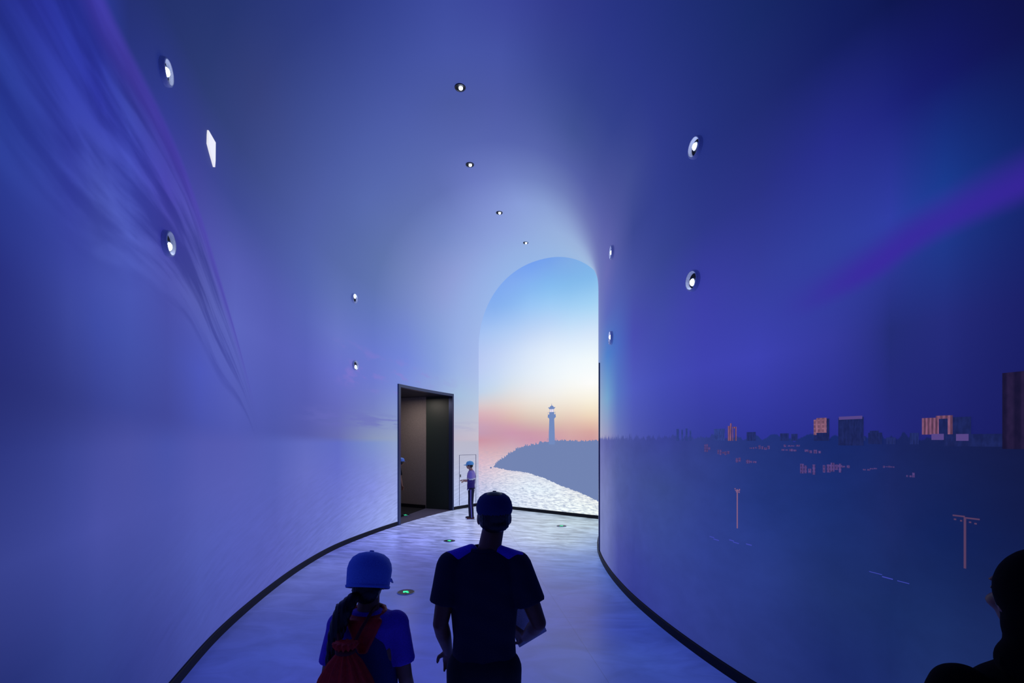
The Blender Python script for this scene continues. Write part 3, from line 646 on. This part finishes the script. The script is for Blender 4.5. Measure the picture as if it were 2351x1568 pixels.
# ------------------------------------------------------------------ people
def V(*a): return Vector(a)
def cone(bm, p0, r0, p1, r1, seg=20):
    p0, p1 = Vector(p0), Vector(p1); d = p1-p0; L = d.length
    M = Matrix.Translation((p0+p1)/2) @ align(d)
    bmesh.ops.create_cone(bm, cap_ends=True, segments=seg, radius1=r0, radius2=r1, depth=L, matrix=M)
BALL = [(math.pi*j/11, 2*math.pi*i/18) for j in range(1, 11) for i in range(18)]
def ball(bm, c, r, rot=None, seg=18):
    """an ellipsoid"""
    r = (r, r, r) if isinstance(r, (int, float)) else r
    sphere(bm, Matrix.Translation(c) @ (rot or Matrix.Identity(4)) @ Matrix.Diagonal((*r, 1)))
def sphere(bm, M):
    vs_ = [bm.verts.new(M @ Vector((math.sin(t)*math.cos(p), math.sin(t)*math.sin(p), math.cos(t)))) for t, p in BALL]
    a, b = bm.verts.new(M @ Vector((0, 0, 1))), bm.verts.new(M @ Vector((0, 0, -1)))
    for i in range(18):
        j = (i+1) % 18; bm.faces.new((a, vs_[i], vs_[j])); bm.faces.new((b, vs_[162+j], vs_[162+i]))
        for k in range(9): bm.faces.new((vs_[k*18+i], vs_[k*18+18+i], vs_[k*18+18+j], vs_[k*18+j]))
def caps(bm, p0, r0, p1, r1):
    cone(bm, p0, r0, p1, r1); ball(bm, p0, r0); ball(bm, p1, r1)
def chain(bm, pts):
    for (a, ra), (b, rb) in zip(pts, pts[1:]): caps(bm, a, ra, b, rb)
def loft(bm, rings, n=28, close=True):
    """horizontal elliptical rings (cx, cy, z, rx, ry)"""
    R = [[bm.verts.new((c[0]+c[3]*math.cos(2*math.pi*i/n), c[1]+c[4]*math.sin(2*math.pi*i/n), c[2])) for i in range(n)] for c in rings]
    for a, b in zip(R, R[1:]):
        for i in range(n): bm.faces.new((a[i], a[(i+1) % n], b[(i+1) % n], b[i]))
    bm.faces.new(R[0][::-1]); bm.faces.new(R[-1])
def melt(name, build, m, parent, voxel=.008, smooth=6, fac=.5, wob=None):
    """closed shapes fused into one continuous skin"""
    bm = bmesh.new(); build(bm); bmesh.ops.recalc_face_normals(bm, faces=bm.faces)
    me = bpy.data.meshes.new('t'); bm.to_mesh(me); bm.free()
    t = bpy.data.objects.new('t', me); COL.objects.link(t)
    r = t.modifiers.new('r', 'REMESH'); r.mode = 'VOXEL'; r.voxel_size = voxel
    s = t.modifiers.new('s', 'SMOOTH'); s.factor = fac; s.iterations = smooth
    dg = bpy.context.evaluated_depsgraph_get(); dg.update()
    out = bpy.data.meshes.new_from_object(t.evaluated_get(dg)); bpy.data.objects.remove(t); out.name = name
    if wob:
        for v in out.vertices: v.co += wob(v.co)
    return link(name, out, m, parent, True)
def head_shape(bm, c, k, yaw=0.0, tilt=0.0):
    """c = centre of the skull, k = scale (1 = head 0.235 m high); the face looks along +y before the yaw"""
    M = Matrix.Translation(c) @ Matrix.Rotation(yaw, 4, 'Z') @ Matrix.Rotation(tilt, 4, 'X') @ Matrix.Scale(k, 4)
    def b(p, r): 
        R = Matrix.Translation(p) @ Matrix.Diagonal((*(r if isinstance(r, tuple) else (r, r, r)), 1))
        sphere(bm, M @ R)
    b((0, -.012, .022), (.074, .092, .088)); b((0, .022, -.03), (.060, .066, .078)); b((0, .045, -.078), (.034, .034, .030))
    b((0, .082, .026), (.050, .014, .012)); b((0, .093, -.012), (.013, .018, .026)); b((0, .086, -.055), (.026, .014, .007)); b((0, .084, -.064), (.022, .013, .007))
    for q in (-1, 1):
        b((q*.077, -.008, -.012), (.010, .020, .032)); b((q*.040, .055, -.025), (.026, .030, .022))
    return M
def hand(bm, w, d, palmn, k=1.0, curl=.5, side=1):
    """a palm, four bent fingers and a thumb; w = wrist, d = direction of the hand, palmn = way the palm faces"""
    d = Vector(d).normalized(); pn = Vector(palmn); pn = (pn-d*pn.dot(d)).normalized(); x = d.cross(pn)*side; w = Vector(w)
    for t in (-.028, -.01, .01, .028): caps(bm, w+x*t*k*.6+d*.01*k, .013*k, w+x*t*k+d*.078*k, .0115*k)
    for i, (t, L) in enumerate(((-.033, .060), (-.011, .074), (.011, .078), (.033, .066))):
        a = w+x*t*k+d*.080*k; d1 = (d+pn*curl*.6).normalized(); d2 = (d+pn*curl*1.8).normalized(); d3 = (d*.6+pn*curl*2.6).normalized()
        p = a+d1*L*.5*k; q = p+d2*L*.3*k; r = q+d3*L*.25*k
        chain(bm, [(a, .0095*k), (p, .009*k), (q, .0082*k), (r, .0072*k)])
    a = w+x*.022*k+d*.022*k; b = a+(x*.75+d*.55+pn*.25).normalized()*.042*k; c = b+(x*.25+d*.9+pn*.35).normalized()*.032*k
    chain(bm, [(a, .014*k), (b, .0105*k), (c, .008*k)])
def body(t, H, m, P, voxel=.007):
    """P: joint positions in metres: hip, waist, chest, neck, head, and (shoulder, elbow, wrist) and (hip, knee, ankle) for both sides"""
    k = H/1.75
    def build(bm):
        ball(bm, P['hip'], (.155*k, .105*k, .12*k)); ball(bm, P['waist'], (.135*k, .095*k, .14*k)); ball(bm, P['chest'], (.165*k, .105*k, .17*k))
        sh = (P['sL'][0]+P['sR'][0])/2
        caps(bm, P['sL'][0], .052*k, P['sR'][0], .052*k)
        chain(bm, [(P['chest']+V(0, 0, .08*k), .075*k), (P['neck'], .056*k), (P['head']-V(0, 0, .04*k), .052*k)])
        for s in ('L', 'R'):
            a, b, c = P['s'+s]; chain(bm, [(a, .054*k), ((a*.5+b*.5), .046*k), (b, .037*k), (b*.65+c*.35, .038*k), (c, .024*k)])
            hd = P.get('h'+s, ((c-b).normalized(), V(0, 0, -1), .5))
            hand(bm, c, hd[0], hd[1], k, hd[2], 1 if s == 'L' else -1)
            a, b, c = P['l'+s]; chain(bm, [(a, .085*k), (b, .056*k), (b*.7+c*.3+V(0, -.012*k, 0), .058*k), (c, .036*k)])
        head_shape(bm, P['head'], k*.98, P.get('yaw', 0), P.get('tilt', 0))
    return melt('body', build, m, t, voxel, 3)
def eyes(t, P, H, m):
    k = H/1.75*.98
    M = Matrix.Translation(P['head']) @ Matrix.Rotation(P.get('yaw', 0), 4, 'Z') @ Matrix.Rotation(P.get('tilt', 0), 4, 'X') @ Matrix.Scale(k, 4)
    for q in (-1, 1):
        bm = bmesh.new(); ball(bm, M @ V(q*.029, .0795, .004), (.012*k, .008*k, .007*k)); from_bm('eye', bm, m, t, True)
def stance(H, walk=.0, arms=None):
    k = H/1.75
    P = dict(hip=V(0, 0, .93*k), waist=V(0, .01*k, 1.09*k), chest=V(0, 0, 1.27*k), neck=V(0, .0, 1.475*k), head=V(0, .015*k, 1.635*k))
    for s, q in (('L', -1), ('R', 1)):
        P['s'+s] = (V(q*.175*k, -.005*k, 1.40*k), V(q*.235*k, -.03*k, 1.13*k), V(q*.25*k, .06*k, .89*k))
        st = walk*q
        P['l'+s] = (V(q*.085*k, 0, .90*k), V(q*.10*k, st*.5+.02*k, .50*k), V(q*.105*k, st*.8, .085*k))
    return P
def shoe(t, a, k, m, msole, yaw=0.0):
    a = Vector((a[0], a[1], 0)); R = Matrix.Translation(a) @ Matrix.Rotation(yaw, 4, 'Z')
    o = melt('shoe', lambda bm: (ball(bm, R @ V(0, -.02*k, .052*k), (.040*k, .058*k, .040*k)), ball(bm, R @ V(0, .08*k, .042*k), (.044*k, .088*k, .030*k)), caps(bm, R @ V(0, -.02*k, .06*k), .036*k, R @ V(0, -.02*k, .095*k), .038*k)), m, t, .007, 3)
    bm = bmesh.new()
    pts = [R @ V(.047*k*math.cos(u)*(1 if math.sin(u) > 0 else .82), .04*k+.125*k*math.sin(u), 0) for u in [i*math.pi/12 for i in range(24)]]
    prism(bm, [(p.x, p.y) for p in pts], .001, .024*k); from_bm('sole', bm, msole, o)
def trousers(t, P, k, m, top=None):
    def b(bm):
        ball(bm, P['hip']-V(0, 0, .01*k), (.168*k, .118*k, .115*k)); 
        z = P['hip'].z
        for s in ('L', 'R'):
            a, kn, an = P['l'+s]; chain(bm, [(a, .098*k), (kn, .072*k)]); cone(bm, kn, .072*k, an+V(0, 0, -.03*k), .060*k); ball(bm, kn, .072*k)
    return melt('trousers', b, m, t, .009, 4)
def shirt(t, P, k, m, sleeve=.62, fat=1.0, hem=.90, name='shirt', slv=1.0):
    def b(bm):
        c, w = P['chest'], P['waist']; cy = c.y
        loft(bm, [(w.x, w.y, hem*k, .172*k*fat, .125*k*fat), (w.x, w.y, 1.05*k, .160*k*fat, .120*k*fat), (c.x, cy, 1.18*k, .172*k*fat, .124*k*fat), (c.x, cy, 1.32*k, .188*k*fat, .125*k*fat),
                  (c.x, cy, 1.40*k, .180*k, .108*k), (c.x, cy, 1.45*k, .125*k, .085*k), (c.x, cy, 1.475*k, .075*k, .068*k)])
        for s in ('L', 'R'):
            a, e, wr_ = P['s'+s]; end = a.lerp(e, sleeve) if sleeve <= 1 else e.lerp(wr_, sleeve-1)
            ball(bm, a, .070*k)
            if sleeve <= 1: cone(bm, a, .072*k*slv, end, .072*k*slv)
            else: chain(bm, [(a, .068*k), (e, .055*k)]); cone(bm, e, .055*k, end, .040*k)
    def wob(c):
        a = math.sin(c.x*38+c.z*22)*math.sin(c.z*31-c.x*12+c.y*20)
        return Vector((0, (-1 if c.y < 0 else 1)*a*.0035, 0))
    return melt(name, b, m, t, .008, 4, wob=wob)
def cap_on(t, P, k, m, mb, yaw=0.0, tilt=0.0, drop=.0, brim=True):
    """a soft cotton cap with a brim"""
    M = Matrix.Translation(P['head']) @ Matrix.Rotation(yaw, 4, 'Z') @ Matrix.Rotation(tilt, 4, 'X') @ Matrix.Scale(k, 4)
    bm = bmesh.new()
    prof = [(.088, .018-drop), (.092, .03), (.093, .05), (.088, .075), (.076, .098), (.055, .114), (.028, .122), (.010, .124), (.009, .130), (0, .131)]
    S = M @ Matrix.Translation((0, -.010, 0)) @ Matrix.Diagonal((1.0, 1.17, 1, 1))
    lathe(bm, prof, 40, S); lathe(bm, [(.085, .018-drop), (.085, .06), (0, .11)], 40, S)
    c = from_bm('cap', bm, m, t, True)
    if brim:
        bm = bmesh.new(); n = 20; up = []; lo = []
        for i in range(n+1):
            u = math.pi*i/n; x = .082*math.cos(u); y0 = .05+.045*math.sin(u); y1 = y0+.075*math.sin(u)**.7
            z = .026-.012*(abs(x)/.08)**2
            up.append((bm.verts.new(M @ V(x, y0, z+.003)), bm.verts.new(M @ V(x, y1, z-.012))))
            lo.append((bm.verts.new(M @ V(x, y0, z)), bm.verts.new(M @ V(x, y1, z-.015))))
        for i in range(n):
            bm.faces.new((up[i][0], up[i][1], up[i+1][1], up[i+1][0])); bm.faces.new((lo[i][0], lo[i+1][0], lo[i+1][1], lo[i][1]))
            bm.faces.new((up[i][1], lo[i][1], lo[i+1][1], up[i+1][1])); bm.faces.new((up[i][0], up[i+1][0], lo[i+1][0], lo[i][0]))
        from_bm('brim', bm, mb, c, True)
    return c
def hair_on(t, P, k, m, long=.0, yaw=0.0):
    M = Matrix.Translation(P['head']) @ Matrix.Rotation(yaw, 4, 'Z') @ Matrix.Rotation(P.get('tilt', 0), 4, 'X') @ Matrix.Scale(k, 4)
    def b(bm):
        for p, r in (((0, -.022, .030), (.083, .092, .092)), ((0, -.045, -.03), (.072, .058, .055-.0+long)), ((.064, -.012, .0), (.018, .045, .045)), ((-.064, -.012, .0), (.018, .045, .045))):
            sphere(bm, M @ Matrix.Translation(p) @ Matrix.Diagonal((*r, 1)))
    return melt('hair', b, m, t, .007, 3, wob=lambda c: Vector((math.sin(c.z*300+c.x*190)*.0012, math.sin(c.x*520)*.0015, 0)))

M_skin = mat('tan_skin', '9a6a50', .5, bscale=60, vary=.05)
M_skin2 = mat('pale_skin', 'd09a80', .5, bscale=60, vary=.05)
M_skin3 = mat('deep_tan_skin', '7a4c34', .5, bscale=60, vary=.05)
M_hair = mat('black_hair', '07070c', .45, bscale=300)
M_eye = mat('dark_eye', '120c0a', .15)
M_navy = mat('navy_cotton', '161a34', .85, bump=.15)
M_navy2 = mat('navy_cap_cotton', '1c2c66', .85, bump=.15)
M_shoulder_hl = mat('violet_shoulder_highlight', '6a48f0', .85, bump=.15)
M_trous = mat('charcoal_trousers', '14161f', .85, bump=.1)
M_white = mat('white_paper', 'f2f2fa', .7)
M_blue = mat('bright_blue_cap_cotton', '6a98ff', .8, bump=.2)
M_sky = mat('sky_blue_cap_cotton', '7fd2ff', .8)
M_violet = mat('violet_cotton', '6e48dc', .85, bump=.2)
M_vest = mat('slate_blue_knit', '2c3c74', .9, bump=.3)
M_red = mat('red_nylon', 'e8261a', .6, bump=.25, bscale=60)
M_redd = mat('dark_red_cord', '6a1016', .7)
M_pinkpatch = mat('pale_pink_patch', 'b08c98', .7)
M_lav = mat('lavender_jersey', 'b09ae0', .8)
M_wband = mat('white_jersey_band', 'eeeefa', .8)
M_purp = mat('dark_purple_jersey', '3c2a80', .8)
M_navyt = mat('navy_track_trousers', '12143a', .85)
M_stripe = mat('lavender_stripe', '8c80d8', .8)
M_shoe = mat('dark_trainer', '181426', .6)
M_shoer = mat('red_brown_trainer', '5c2026', .6)
M_sole = mat('white_rubber_sole', 'c8c8d8', .6)
M_blk = mat('black_cloth', '05060a', .95, spec=.1)

# the man walking away, arm bent round a white folder
man = tag(empty('person', (-.135, 2.34, 0)), 'person in a navy T-shirt and cap walking away, right arm bent', 'person')
H = 1.75; k = 1.0; P = stance(H, .10); P['yaw'] = math.radians(6); P['head'] = V(.048, .02, 1.634); P['neck'] = V(.025, 0, 1.475)
P['sL'] = (V(-.158, -.01, 1.40), V(-.205, -.04, 1.13), V(-.190, .12, .93))
P['sR'] = (V(.158, -.01, 1.40), V(.262, -.03, 1.13), V(.205, .15, .99)); P['hR'] = (V(-.5, .5, .10), V(-.5, -.4, -.2), .5)
body(man, H, M_skin3, P, .0065); eyes(man, P, H, M_eye)
sh = shirt(man, P, k, M_navy, .66, .94, .86, slv=1.0)
def yoke(bm):  # violet highlights of the shoulders, painted as separate pieces of colour
    for q in (-1, 1): caps(bm, V(q*.062, -.01, 1.472), .032, V(q*.160, -.01, 1.412), .058)
o = melt('shoulder_highlight', yoke, M_shoulder_hl, sh, .007, 4); o['label'] = 'violet highlight painted on the shoulders'
bm = bmesh.new(); lathe(bm, [(.066, 0), (.072, .012), (.066, .026), (.060, .024), (.060, .002)], 36, Matrix.Translation((0, -.0, 1.462)) @ Matrix.Diagonal((1.05, .98, 1, 1))); from_bm('collar', bm, M_navy, sh, True)
trousers(man, P, k, M_trous)
for s in 'LR': shoe(man, P['l'+s][2], k, M_shoe, M_sole)
hair_on(man, P, k, M_hair, -.01, P['yaw']); cap_on(man, P, k*.95, M_navy2, M_navy2, P['yaw'], .06)
# the folder he holds between hand and ribs
bm = bmesh.new(); Mx = Matrix.Translation((-.135+.20, 2.34+.235, 1.05)) @ Matrix.Rotation(math.radians(-24), 4, 'Y') @ Matrix.Rotation(math.radians(18), 4, 'Z')
box(bm, (0, 0, 0), (.17, .012, .23), Mx); bmesh.ops.bevel(bm, geom=bm.edges[:], offset=.003, segments=2)
tag(from_bm('paper_folder', bm, M_white), "white paper held in the bent right arm of the person in the navy T-shirt", 'folder')

# the child in front with blue cap, ponytail and red bag
ch = tag(empty('person', (-.63, 2.12, 0), math.radians(4)), 'child in a bright blue cap with a black ponytail, violet short sleeves, seen from behind', 'person')
H = 1.50; k = H/1.75; P = stance(H, .08); P['yaw'] = math.radians(-7); P['tilt'] = -.10; P['head'] = V(-.0, .02, 1.378)
P['sL'] = (V(-.118, 0, 1.195), V(-.165, -.02, .98), V(-.17, .10, .78)); P['sR'] = (V(.118, 0, 1.195), V(.160, -.01, .97), V(.165, .12, .79))
body(ch, H, M_skin, P, .0065); eyes(ch, P, H, M_eye)
sh = shirt(ch, P, k, M_violet, .74, .84, .84, slv=.92)
def vest(bm):
    loft(bm, [(0, 0, .80*k, .150*k, .118*k), (0, 0, 1.05*k, .148*k, .118*k), (0, 0, 1.2*k, .150*k, .122*k), (0, 0, 1.33*k, .130*k, .126*k), (0, 0, 1.425*k, .105*k, .100*k), (0, 0, 1.445*k, .100*k, .085*k)])
melt('vest', vest, M_vest, ch, .008, 4)
trousers(ch, P, k, M_navyt)
for s in 'LR': shoe(ch, P['l'+s][2], k, M_shoe, M_sole)
hair_on(ch, P, k, M_hair, .02, P['yaw'])
def pony(bm):
    chain(bm, [(V(-.045, -.075, 1.335), .026), (V(-.075, -.115, 1.30), .036), (V(-.095, -.125, 1.23), .034), (V(-.115, -.12, 1.16), .026), (V(-.135, -.115, 1.09), .014), (V(-.15, -.11, 1.04), .005)])
melt('ponytail', pony, M_hair, ch, .006, 3, wob=lambda c: Vector((math.sin(c.x*420+c.z*60)*.002, math.sin(c.x*300)*.002, 0)))
cp = cap_on(ch, P, 1.02, M_blue, M_blue, P['yaw'], -.34, .045)
bm = bmesh.new(); Mx = Matrix.Translation(P['head']) @ Matrix.Rotation(P['yaw'], 4, 'Z') @ Matrix.Rotation(-.34, 4, 'X')
lathe(bm, [(.0910, -.030), (.0925, -.028), (.0940, -.020), (.0915, -.018)], 40, Mx @ Matrix.Translation((0, -.010, 0)) @ Matrix.Diagonal((1, 1.17, 1, 1)))
from_bm('cap_band', bm, M_blue, cp, True)
# red scarf knotted round the neck
def scarf(bm):
    pts = [V(.068*math.cos(u), -.005+.062*math.sin(u), 1.248+.012*math.sin(u)) for u in [i*math.pi/8 for i in range(17)]]
    chain(bm, [(p, .017) for p in pts])
    for i in range(9):
        t = i/8; caps(bm, V(-.062+.124*t, -.075-.02*(1-abs(2*t-1)), 1.235), .014, V(-.012+.024*t, -.105, 1.12), .010)
melt('neckerchief', scarf, M_red, ch, .007, 3)
# the drawstring bag on the child's back
bag = tag(empty('drawstring_bag', (-.63-.030, 2.12-.205, 0), math.radians(4)), "red drawstring bag hanging on the back of the child in the blue cap", 'bag')
def pear(bm):
    n = 48; R = []
    for z, rx, ry in ((.74, .11, .03), (.755, .138, .05), (.82, .150, .062), (.90, .146, .062), (.98, .126, .056), (1.06, .096, .048), (1.12, .064, .038), (1.155, .036, .028), (1.17, .030, .026), (1.195, .048, .034), (1.203, .044, .028)):
        pl = .0 if z < .85 else min(.22, (z-.85)*1.1)
        R.append([bm.verts.new((rx*(1+pl*.5*math.cos(12*2*math.pi*i/n))*math.cos(2*math.pi*i/n), ry*(1+pl*math.cos(12*2*math.pi*i/n))*math.sin(2*math.pi*i/n), z)) for i in range(n)])
    for a, b in zip(R, R[1:]):
        for i in range(n): bm.faces.new((a[i], a[(i+1) % n], b[(i+1) % n], b[i]))
    bm.faces.new(R[0][::-1]); bm.faces.new(R[-1])
bm = bmesh.new(); pear(bm); from_bm('pouch', bm, M_red, bag, True)
bm = bmesh.new(); lathe(bm, [(.032, 1.157), (.039, 1.161), (.039, 1.176), (.032, 1.179)], 24, Matrix.Diagonal((1, .85, 1, 1))); from_bm('cord', bm, M_redd, bag, True)
for q in (-1, 1):
    def strap(bm, q=q):
        chain(bm, [(V(q*.02, .0, 1.168), .008), (V(q*.045, .06, 1.225), .008), (V(q*.072, .13, 1.272), .008), (V(q*.088, .205, 1.282), .008), (V(q*.10, .285, 1.245), .008), (V(q*.108, .325, 1.10), .008)])
    melt('strap', strap, M_redd, bag, .005, 2)
bm = bmesh.new(); prism(bm, [(-.034, -.93), (.026, -.93), (.020, -.80), (-.028, -.80)], .066, .070)
bmesh.ops.transform(bm, matrix=Matrix(((1, 0, 0, -.01), (0, 0, -1, 0), (0, -1, 0, 0), (0, 0, 0, 1))), verts=bm.verts)
from_bm('patch', bm, M_pinkpatch, bag)['label'] = 'pale pink patch'

# the child standing by the doorway in profile
fc = tag(empty('person', (-1.04, 12.36, 0), math.radians(90)), 'child in a sky blue cap and purple jersey standing in profile beside the doorway', 'person')
H = 1.47; k = H/1.75; P = stance(H, .03); P['head'] = V(0, .045, 1.372)
P['sL'] = (V(-.135, 0, 1.165), V(-.165, -.01, .99), V(-.09, .185, 1.0)); P['sR'] = (V(.135, 0, 1.165), V(.165, -.03, .98), V(.09, .16, .96))
P['hL'] = (V(.6, .6, 0), V(0, 0, -1), .4); P['hR'] = (V(-.6, .6, 0), V(0, 0, -1), .4)
body(fc, H, M_skin2, P, .007); eyes(fc, P, H, M_eye); hair_on(fc, P, k, M_hair, -.01)
sh = shirt(fc, P, k, M_purp, 1.45, .96, .90, 'jersey')
def upper(bm):
    loft(bm, [(0, 0, 1.255*k, .196*k, .134*k), (0, 0, 1.32*k, .194*k, .132*k), (0, 0, 1.40*k, .186*k, .116*k), (0, 0, 1.455*k, .130*k, .092*k), (0, 0, 1.485*k, .08*k, .073*k)])
    for s in 'LR': a, e, w_ = P['s'+s]; ball(bm, a, .076*k); cone(bm, a, .076*k, a.lerp(e, .72), .066*k)
melt('yoke', upper, M_lav, sh, .008, 3)['label'] = 'lavender upper half of the jersey'
def band(bm):
    loft(bm, [(0, 0, 1.215*k, .192*k, .137*k), (0, 0, 1.262*k, .198*k, .139*k)])
    for s in 'LR': a, e, w_ = P['s'+s]; cone(bm, a.lerp(e, .70), .071*k, a.lerp(e, .92), .068*k)
melt('chest_band', band, M_wband, sh, .008, 3)['label'] = 'white chest band'
melt('hem', lambda bm: loft(bm, [(0, .01*k, .885*k, .176*k, .130*k), (0, .01*k, .925*k, .174*k, .129*k)]), M_wband, sh, .008, 3)['label'] = 'white hem'
tr = trousers(fc, P, k, M_navyt)
for s, q in (('L', -1), ('R', 1)):
    a, kn, an = P['l'+s]
    def st(bm, a=a, kn=kn, an=an, q=q):
        chain(bm, [(a+V(q*.080*k, 0, 0), .022*k), (kn+V(q*.058*k, 0, 0), .019*k), (an+V(q*.047*k, 0, -.01), .017*k)])
    melt('side_stripe', st, M_stripe, tr, .006, 2)
    shoe(fc, an, k, M_shoer if s == 'L' else M_shoe, M_sole)
cap_on(fc, P, k*1.08, M_sky, M_sky, 0, 0)

# the child in the passage, almost hidden by the door jamb
pc = tag(empty('person', (-3.20, 13.05, 0), math.radians(-10)), 'child in a blue cap inside the dark doorway, mostly hidden by its left jamb', 'person')
H = 1.55; k = H/1.75; P = stance(H, .04); P['head'] = V(.20, .06, 1.43); P['neck'] = V(.10, .02, 1.31); P['chest'] = V(.03, 0, 1.12)
body(pc, H, M_skin, P, .010); hair_on(pc, P, k, M_hair); shirt(pc, P, k, M_blk, .7); trousers(pc, P, k, M_blk); cap_on(pc, P, k*1.05, M_blue, M_blue)
for s in 'LR': shoe(pc, P['l'+s][2], k, M_shoe, M_sole)

# dark hooded figure added to stand for a soft dark shape, right edge
dk = tag(empty('person', (1.27, 1.16, 0), math.radians(-8)), 'dark-clothed figure added for the soft dark shape at the bottom right edge of the view', 'person')
H = 1.73; k = H/1.75; P = stance(H, .05)
body(dk, H, M_skin3, P, .008); hair_on(dk, P, k, M_hair, .03); shirt(dk, P, k, M_blk, .95, 1.05); trousers(dk, P, k, M_blk); eyes(dk, P, H, M_eye)
def hood(bm):
    M = Matrix.Translation(P['head'])
    ball(bm, M @ V(0, -.028, .022), (.096, .092, .108)); ball(bm, M @ V(0, -.03, -.06), (.085, .075, .09)); ball(bm, M @ V(0, -.04, -.14), (.11, .08, .07))
melt('hood', hood, M_blk, dk, .009, 4)
for s in 'LR': shoe(dk, P['l'+s][2], k, M_shoe, M_sole)
